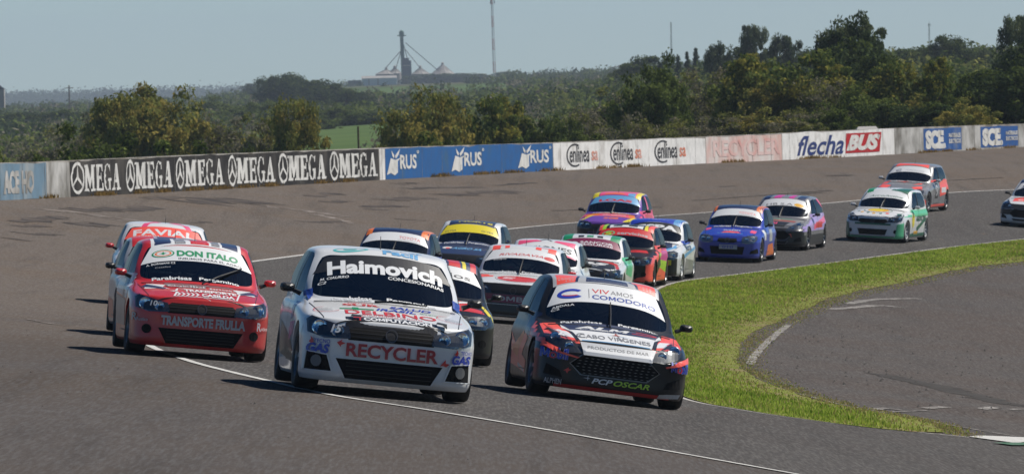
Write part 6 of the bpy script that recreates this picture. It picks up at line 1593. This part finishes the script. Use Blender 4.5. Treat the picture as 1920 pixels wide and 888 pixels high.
L_ = car('L', 'gol', 1152, 538, rad(-7.2), 'black and orange race car with red windscreen banner, kicking up dust at the grass edge', 'black', 1.0, lip=None, intake=True,
        banner=('red', [('servicios', -.18, .52, .59, .70, 'silver', dict(bold=.03))], .64, 1.0),
        livery=simple([('h', 'red', [(.0, .35), (.66, .62), (.58, .95), (.2, .80), (.40, .72), (.0, .5)]), ('h', 'lime', [(-.10, .2), (.1, .45), (0, .55), (-.2, .3)]), ('h', 'red', [(-.7, .3), (-.4, .5), (-.6, 1.0)]), ('f', 'fluor', [(.40, .14), (.66, .14), (.72, .26), (.50, .22)]), ('f', 'fluor', [(-.40, .14), (-.66, .14), (-.72, .26), (-.50, .22)]), sideR('fluor'), ('L', 'lime', [(-.9, .5), (1.0, .3), (1.3, .5), (-.4, .80)]), ('L', 'magenta', [(-.4, .62), (1.2, .55), (1.4, .85), (.3, .9)]), ('L', 'black', [(-1.2, .2), (-.2, .5), (-.4, .7), (-1.3, .5)]), ('L', 'fluor', [(-.4, .14), (1.0, .14), (.8, .3), (-.2, .3)]),
            ('r', 'white', rect(-.38, .38, .02, .30)), ('r', 'black', rect(-.30, -.1, .06, .18)), ('r', 'black', rect(.05, .25, .06, .18)), ('r', 'lime', [(-.55, .0), (-.46, .0), (-.42, .5), (-.50, .5)]), ('r', 'yellow', [(.42, .0), (.50, .0), (.46, .6), (.40, .6)]), ('r', 'fluor', rect(.50, .62, .0, 1.2)), ('r', 'fluor', rect(-.62, -.54, .0, 1.2))],
            [('g', '5', -.46, -.30, .58, .72, 'lime', dict(bold=.04))], [('g', 'mint', ring(-.38, .66, .15, .10, .03, 20))]))
M1 = car('M', 'round', 1208, 525, rad(-7.8), 'white and blue race car with large white lettering atop its windscreen', 'white', 1.0, rim='white', steer=-.05, cage_c='white',
        banner=('black', [('FISPA', -.50, .54, .58, .80, 'white', dict(bold=.06))], .64, 1.0),
        livery=simple([('r', 'royal', rect(-.60, .60, .0, 1.3)), ('r', 'sky', rect(.42, .60, .0, 1.3)), ('h', 'navy', [(-.6, .0), (.3, .0), (.55, .5), (.50, 1.0), (-.6, 1.0)]), ('h', 'sky', [(.3, .0), (.42, .0), (.66, .6), (.6, .9), (.55, .5)]), ('f', 'black', [(-.85, .1), (.72, .1), (.72, .52), (-.85, .52)]), ('f', 'yellow', rect(.30, .60, .36, .48)), ('L', 'sky', [(-1.1, .5), (1.8, .75), (1.8, .80), (-1.1, .6)]), ('L', 'grey', [(-.8, .15), (1.0, .15), (1.0, .42), (-.6, .5)]), ('L', 'royal', [(-.9, .80), (.4, .84), (.5, .93), (-.8, .90)]), ('L', 'royal', [(1.0, .5), (1.8, .55), (1.8, .70), (1.1, .62)]), ('f', 'fluor', rect(.46, .54, .34, .46))],
            [('r', 'FISPA', -.2, .3, .14, .26, 'white', dict(bold=.03)), ('g', 'Parabrisas', -.50, .5, .06, .12, 'white', dict(bold=.03)), ('L', 'Norte', -.6, .4, .68, .84, 'navy', dict(bold=.02))]))
N_ = car('N', 'round', 1134, 466, rad(-9), 'multicoloured race car in yellow, pink and sky blue with purple bonnet', 'purple', 1.02, steer=-.03, wiper=1,
        banner=('sky', [('LOAS', -.42, .44, .60, .72, 'red', dict(bold=.06))], .64, 1.0),
        livery=simple([('h', 'orange', [(-.3, .62), (.66, .50), (.60, .98), (-.60, .98), (-.68, .6)]), ('h', 'yellow', [(-.74, .30), (-.50, .70), (-.40, .70), (-.62, .30)]), ('h', 'yellow', [(.40, .1), (.64, .68), (.72, .68), (.6, .1)]), ('h', 'pink', [(-.30, .66), (.50, .60), (.46, .84), (-.28, .90)]), ('h', 'pink', [(-.86, .5), (-.72, .55), (-.6, 1), (-.74, 1)]), ('h', 'purple', [(-.7, -.02), (.4, -.02), (.44, .5), (-.4, .62)]), ('f', 'black', BUMP),
            ('r', 'pink', rect(-.44, .50, .02, 1.2)), ('r', 'orange', rect(-.30, .20, .04, .2)), ('r', 'sky', rect(.30, .48, .02, .3)), ('r', 'yellow', rect(-.62, -.46, .0, 1.0)), ('r', 'yellow', rect(.50, .62, .0, 1.0)), sideR('pink', .55, .93), sideR('yellow', .14, .54), ('L', 'red', [(-.4, .5), (.8, .5), (1, .8), (-.2, .85)]),
            ('L', 'yellow', [(-.70, .93), (-.10, 1.38), (.1, 1.42), (.1, 1.28), (-.05, 1.28), (-.58, .93)]), ('L', 'pink', rect(.2, .45, .9, 1.4)), ('R', 'yellow', [(.70, .93), (.10, 1.38), (-.9, 1.42), (-.9, 1.28), (.05, 1.28), (.58, .93)])],
            [('h', '508', -.12, .26, .28, .46, 'orange', dict(bold=.05)), ('f', 'EL DOC', .05, .55, .42, .50, 'silver', dict(bold=.03)), ('h', 'servicios', -.2, .4, .70, .80, 'white', dict(bold=.02)), ('g', 'Parabrisas Pergamino', -.5, .5, .03, .09, 'white', dict(bold=.03))]))
O_ = car('O', 'round', 1362, 492, rad(-9.5), 'blue race car with orange window frame at the track edge near the grass', 'royal', 1.0, wiper=1, steer=-.03, lamp_house='grey',
        banner=('white', [('TOYOTA', .05, .48, .65, .74, 'fluor', dict(bold=.0)), ('CONCESIONARIO', .03, .50, .59, .62, 'grey', dict(bold=.0))], .64, 1.0), fog='vent',
        livery=simple([('r', 'navy', rect(-.62, .62, .0, 1.4)), ('r', 'orange', rect(.47, .62, .0, 1.2)), ('r', 'orange', rect(-.62, -.54, .0, 1.0)), ('L', 'orange', [(-.72, .93), (-.10, 1.40), (.85, 1.42), (1.0, 1.30), (0, 1.32), (-.58, .93)]), ('R', 'orange', [(.72, .93), (.10, 1.40), (-.85, 1.42), (-.9, 1.30), (0, 1.32), (.58, .93)]), ('f', 'silver', rect(-.20, .26, .33, .44)), ('L', 'orange', [(-.3, .14), (1.0, .14), (.6, .45), (-.2, .42)]), ('L', 'silver', rect(.0, .5, .5, .8)), ('L', 'white', rect(-.9, -.6, .55, .8)), ('h', 'pink', rect(-.68, -.54, .66, .92)), ('h', 'pink', rect(.50, .64, .40, .68)), ('h', 'fluor', [(-.22, .26), (.30, .26), (.20, .36), (.02, .40), (-.14, .36)])],
            [('h', 'VOLKEN', -.20, .24, .46, .56, 'white', dict(bold=.04)), ('h', 'RUTAS DEL SUR', -.30, .36, .18, .24, 'sky', dict(bold=.02)), ('f', '010', -.12, .16, .35, .42, 'royal', dict(bold=.03))] + PP(.03)))
P1 = car('P', 'swoop', 1446, 469, rad(-12), 'silver, pink and black race car with a yellow oval on its windscreen banner', 'grey', 1.0, wiper=1, steer=-.03, fog='vent', intake=True, lamp_house='grey',
        banner=('white', [('HB S.A', -.46, .26, .60, .70, 'grey', dict(bold=.02))], .64, 1.0),
        livery=simple([('f', 'black', [(-.85, .10), (.85, .10), (.85, .58), (-.85, .58)]), ('h', 'black', [(-.5, -.02), (.3, -.02), (.4, .3), (-.5, .36)]), ('h', 'rust', [(-.6, .40), (.50, .36), (.54, .50), (-.6, .54)]), ('r', 'navy', rect(-.58, -.40, .02, .8)), ('r', 'magenta', rect(-.30, -.1, .02, .8)), ('r', 'magenta', rect(.1, .24, .02, .8)), ('r', 'navy', rect(.34, .54, .02, .8)), sideR('lilac', .5, .93), sideR('black', .14, .40), ('L', 'pink', [(-.5, .52), (1.2, .70), (1.3, .86), (-.5, .66)]), ('L', 'red', rect(-.2, .7, .56, .72)),
            ('L', 'pink', [(-.1, 1.36), (.8, 1.40), (1.3, 1.1), (1.2, 1.04), (.7, 1.32), (-.1, 1.30)])],
            [('h', 'tenki', -.28, .08, .10, .26, 'pink', dict(bold=.05)), ('h', 'SERVICIOS', -.4, .4, .60, .68, 'mint', dict(bold=.03)), ('f', 'R', .44, .54, .36, .44, 'fluor', dict(bold=.04))], [('g', 'gold', [ellipse(.42, .66, .13, .075, 20)])]))
Q_ = car('Q', 'tall', 1634, 454, rad(-15), 'white and green race car with a yellow sun emblem on its bonnet', 'white', 1.0, rim='silver', steer=-.03, mirror='silver', cage_c='silver', wiper=1,
        banner=('white', [('AgroActiva', -.46, .48, .62, .72, 'dgreen', dict(bold=.02, shear=.3))], .64, 1.0),
        livery=simple([('f', 'dgreen', rect(-.50, .50, .47, .52)), ('f', 'mint', rect(-.66, .66, .12, .16)), sideR('mint', .70, .88), ('L', 'dgreen', rect(-1.6, 1.0, .14, .24)), ('r', 'green', rect(-.58, -.40, .0, .5)), ('r', 'dgreen', [(.10, .04), (.58, .04), (.58, 1.0), (.40, 1.0)]), ('L', 'dgreen', [(-.74, .93), (-.14, 1.40), (.4, 1.42), (.4, 1.32), (-.1, 1.32), (-.60, .93)]), ('L', 'dgreen', [(-.1, .40), (.8, .62), (1.4, .66), (1.4, .60), (.8, .52), (0, .28)]), ('L', 'yellow', ellipse(-.55, .62, .16, .22, 16)), ('L', 'gold', rect(-.4, .1, .22, .30)), ('f', 'dgreen', [(-.85, .12), (-.62, .12), (-.70, .50), (-.85, .56)]), ('f', 'mint', [(.85, .12), (.62, .12), (.66, .50), (.85, .56)]), ('f', 'grey', [(-.60, .11), (.60, .11), (.60, .18), (-.60, .18)]), ('h', 'dgreen', [(.70, .05), (.80, .10), (.66, .55), (.56, .40)])],
            [('L', 'AGROACTIVA', -.2, 1.0, .56, .72, 'dgreen', dict(bold=.04, shear=.3))], [('h', 'dgreen', ring(.0, .58, .40, .26, .02, 26, -200, 60)), ('h', 'gold', [ellipse(0, .62, .30, .20, 24)]), ('h', 'yellow', [ellipse(-.05, .64, .20, .13, 20)]), ('g', 'yellow', []), ('h', 'gold', [ellipse(-.05, .24, .05, .06, 10), ellipse(-.40, .36, .05, .06, 10)]), ('h', 'fluor', [ellipse(.32, .30, .05, .06, 10)]), ('h', 'dgreen', [ellipse(-.22, .28, .04, .05, 8), ellipse(.14, .24, .04, .05, 8), ellipse(-.52, .5, .04, .05, 8)])]))
R_ = car('R', 'round', 1681, 397, rad(-15.5), 'grey race car with fluorescent red roof front and rear quarter, furthest back on the track', 'grey', 1.02, mirror='silver', steer=-.03, fog='vent',
        banner=('white', [('COMODORO', -.14, .42, .62, .70, 'silver', dict(bold=.01))], .64, 1.0),
        livery=simple([('r', 'fluor', [(-.50, .03), (.50, .03), (.46, .34), (-.46, .34)]), ('h', 'fluor', [(-.70, .1), (-.40, .05), (-.30, .35), (-.62, .60)]), ('h', 'fluor', [(.70, .1), (.50, .05), (.34, .25), (.60, .55)]), ('L', 'fluor', [(.9, .5), (1.75, .3), (1.75, .6), (1.0, .8)]), ('h', 'fluor', [(-.66, .66), (-.50, .66), (-.46, 1.02), (-.62, 1.02)]), ('h', 'fluor', [(-.3, .96), (.0, .82), (.1, .96)]), ('h', 'fluor', [(.30, .50), (.52, .74), (.54, 1.02), (.42, .80)]), ('f', 'navy', [(-.85, .28), (-.56, .28), (-.56, .58), (-.85, .58)]), ('f', 'black', rect(-.56, .56, .14, .50)), ('f', 'fluor', [(.64, .16), (.82, .16), (.82, .36), (.72, .40)]), ('L', 'fluor', [(.2, .44), (1.3, .52), (1.7, .9), (.9, .95), (.2, .85)]), ('L', 'white', rect(.4, 1.0, .55, .70)), ('L', 'fluor', [(-.9, .14), (1.1, .14), (1.1, .22), (-.9, .22)]), ('L', 'black', [(-.45, .40), (-.05, .40), (-.05, .85), (-.30, .85)]), ('L', 'white', [(-.72, .95), (-.14, 1.36), (-.1, 1.30), (-.60, .93)]), ('L', 'fluor', [(-.8, .86), (.0, .90), (.0, .95), (-.7, .92)])],
            [('h', 'SERVICIOS', -.40, .30, .50, .62, 'silver', dict(bold=.02)), ('L', '9', -.36, -.08, .44, .80, 'silver', dict(bold=.05))] + PP(.03), [('g', 'navy', ring(-.34, .66, .10, .06, .03, 16, 40, 320))]))
S_ = car('S', 'swoop', 1921, 427, rad(-15), 'white race car with red bonnet patch, cut off by the right picture edge', 'white', 1.0, steer=-.03, fog='vent', intake=True,
        banner=('white', [('5', -.50, -.30, .58, .72, 'navy', dict(bold=.04))], .64, 1.0),
        livery=simple([('r', 'navy', rect(-.6, .6, 0, 1.2)), ('h', 'fluor', [(-.52, .35), (.52, .35), (.5, .95), (-.58, .95)]), ('f', 'black', [(-.82, .34), (.82, .34), (.80, .66), (-.80, .66)]), ('f', 'maroon', rect(-.3, .5, .36, .44))], [('h', 'CIAL', -.40, .4, .45, .62, 'white', dict(bold=.03)), ('f', 'SECCO', -.3, .4, .37, .43, 'gold', dict(bold=.02))]))
for nm, lab, suit, helm in (('A', 'driver in a dark helmet at the wheel of the nearest white car', 'navy', 'black'), ('B', 'driver in a red suit at the wheel of the nearest black and red car', 'red', 'black'),
                            ('C', 'driver in dark helmet at the wheel of the leading red car', 'black', 'black'), ('I', 'driver with a light helmet in the car with the round red emblem', 'grey', 'silver'), ('Q', 'driver in a pale helmet in the white and green car', 'grey', 'silver')):
    driver(None, lab, suit, helm, CARS[nm][1])
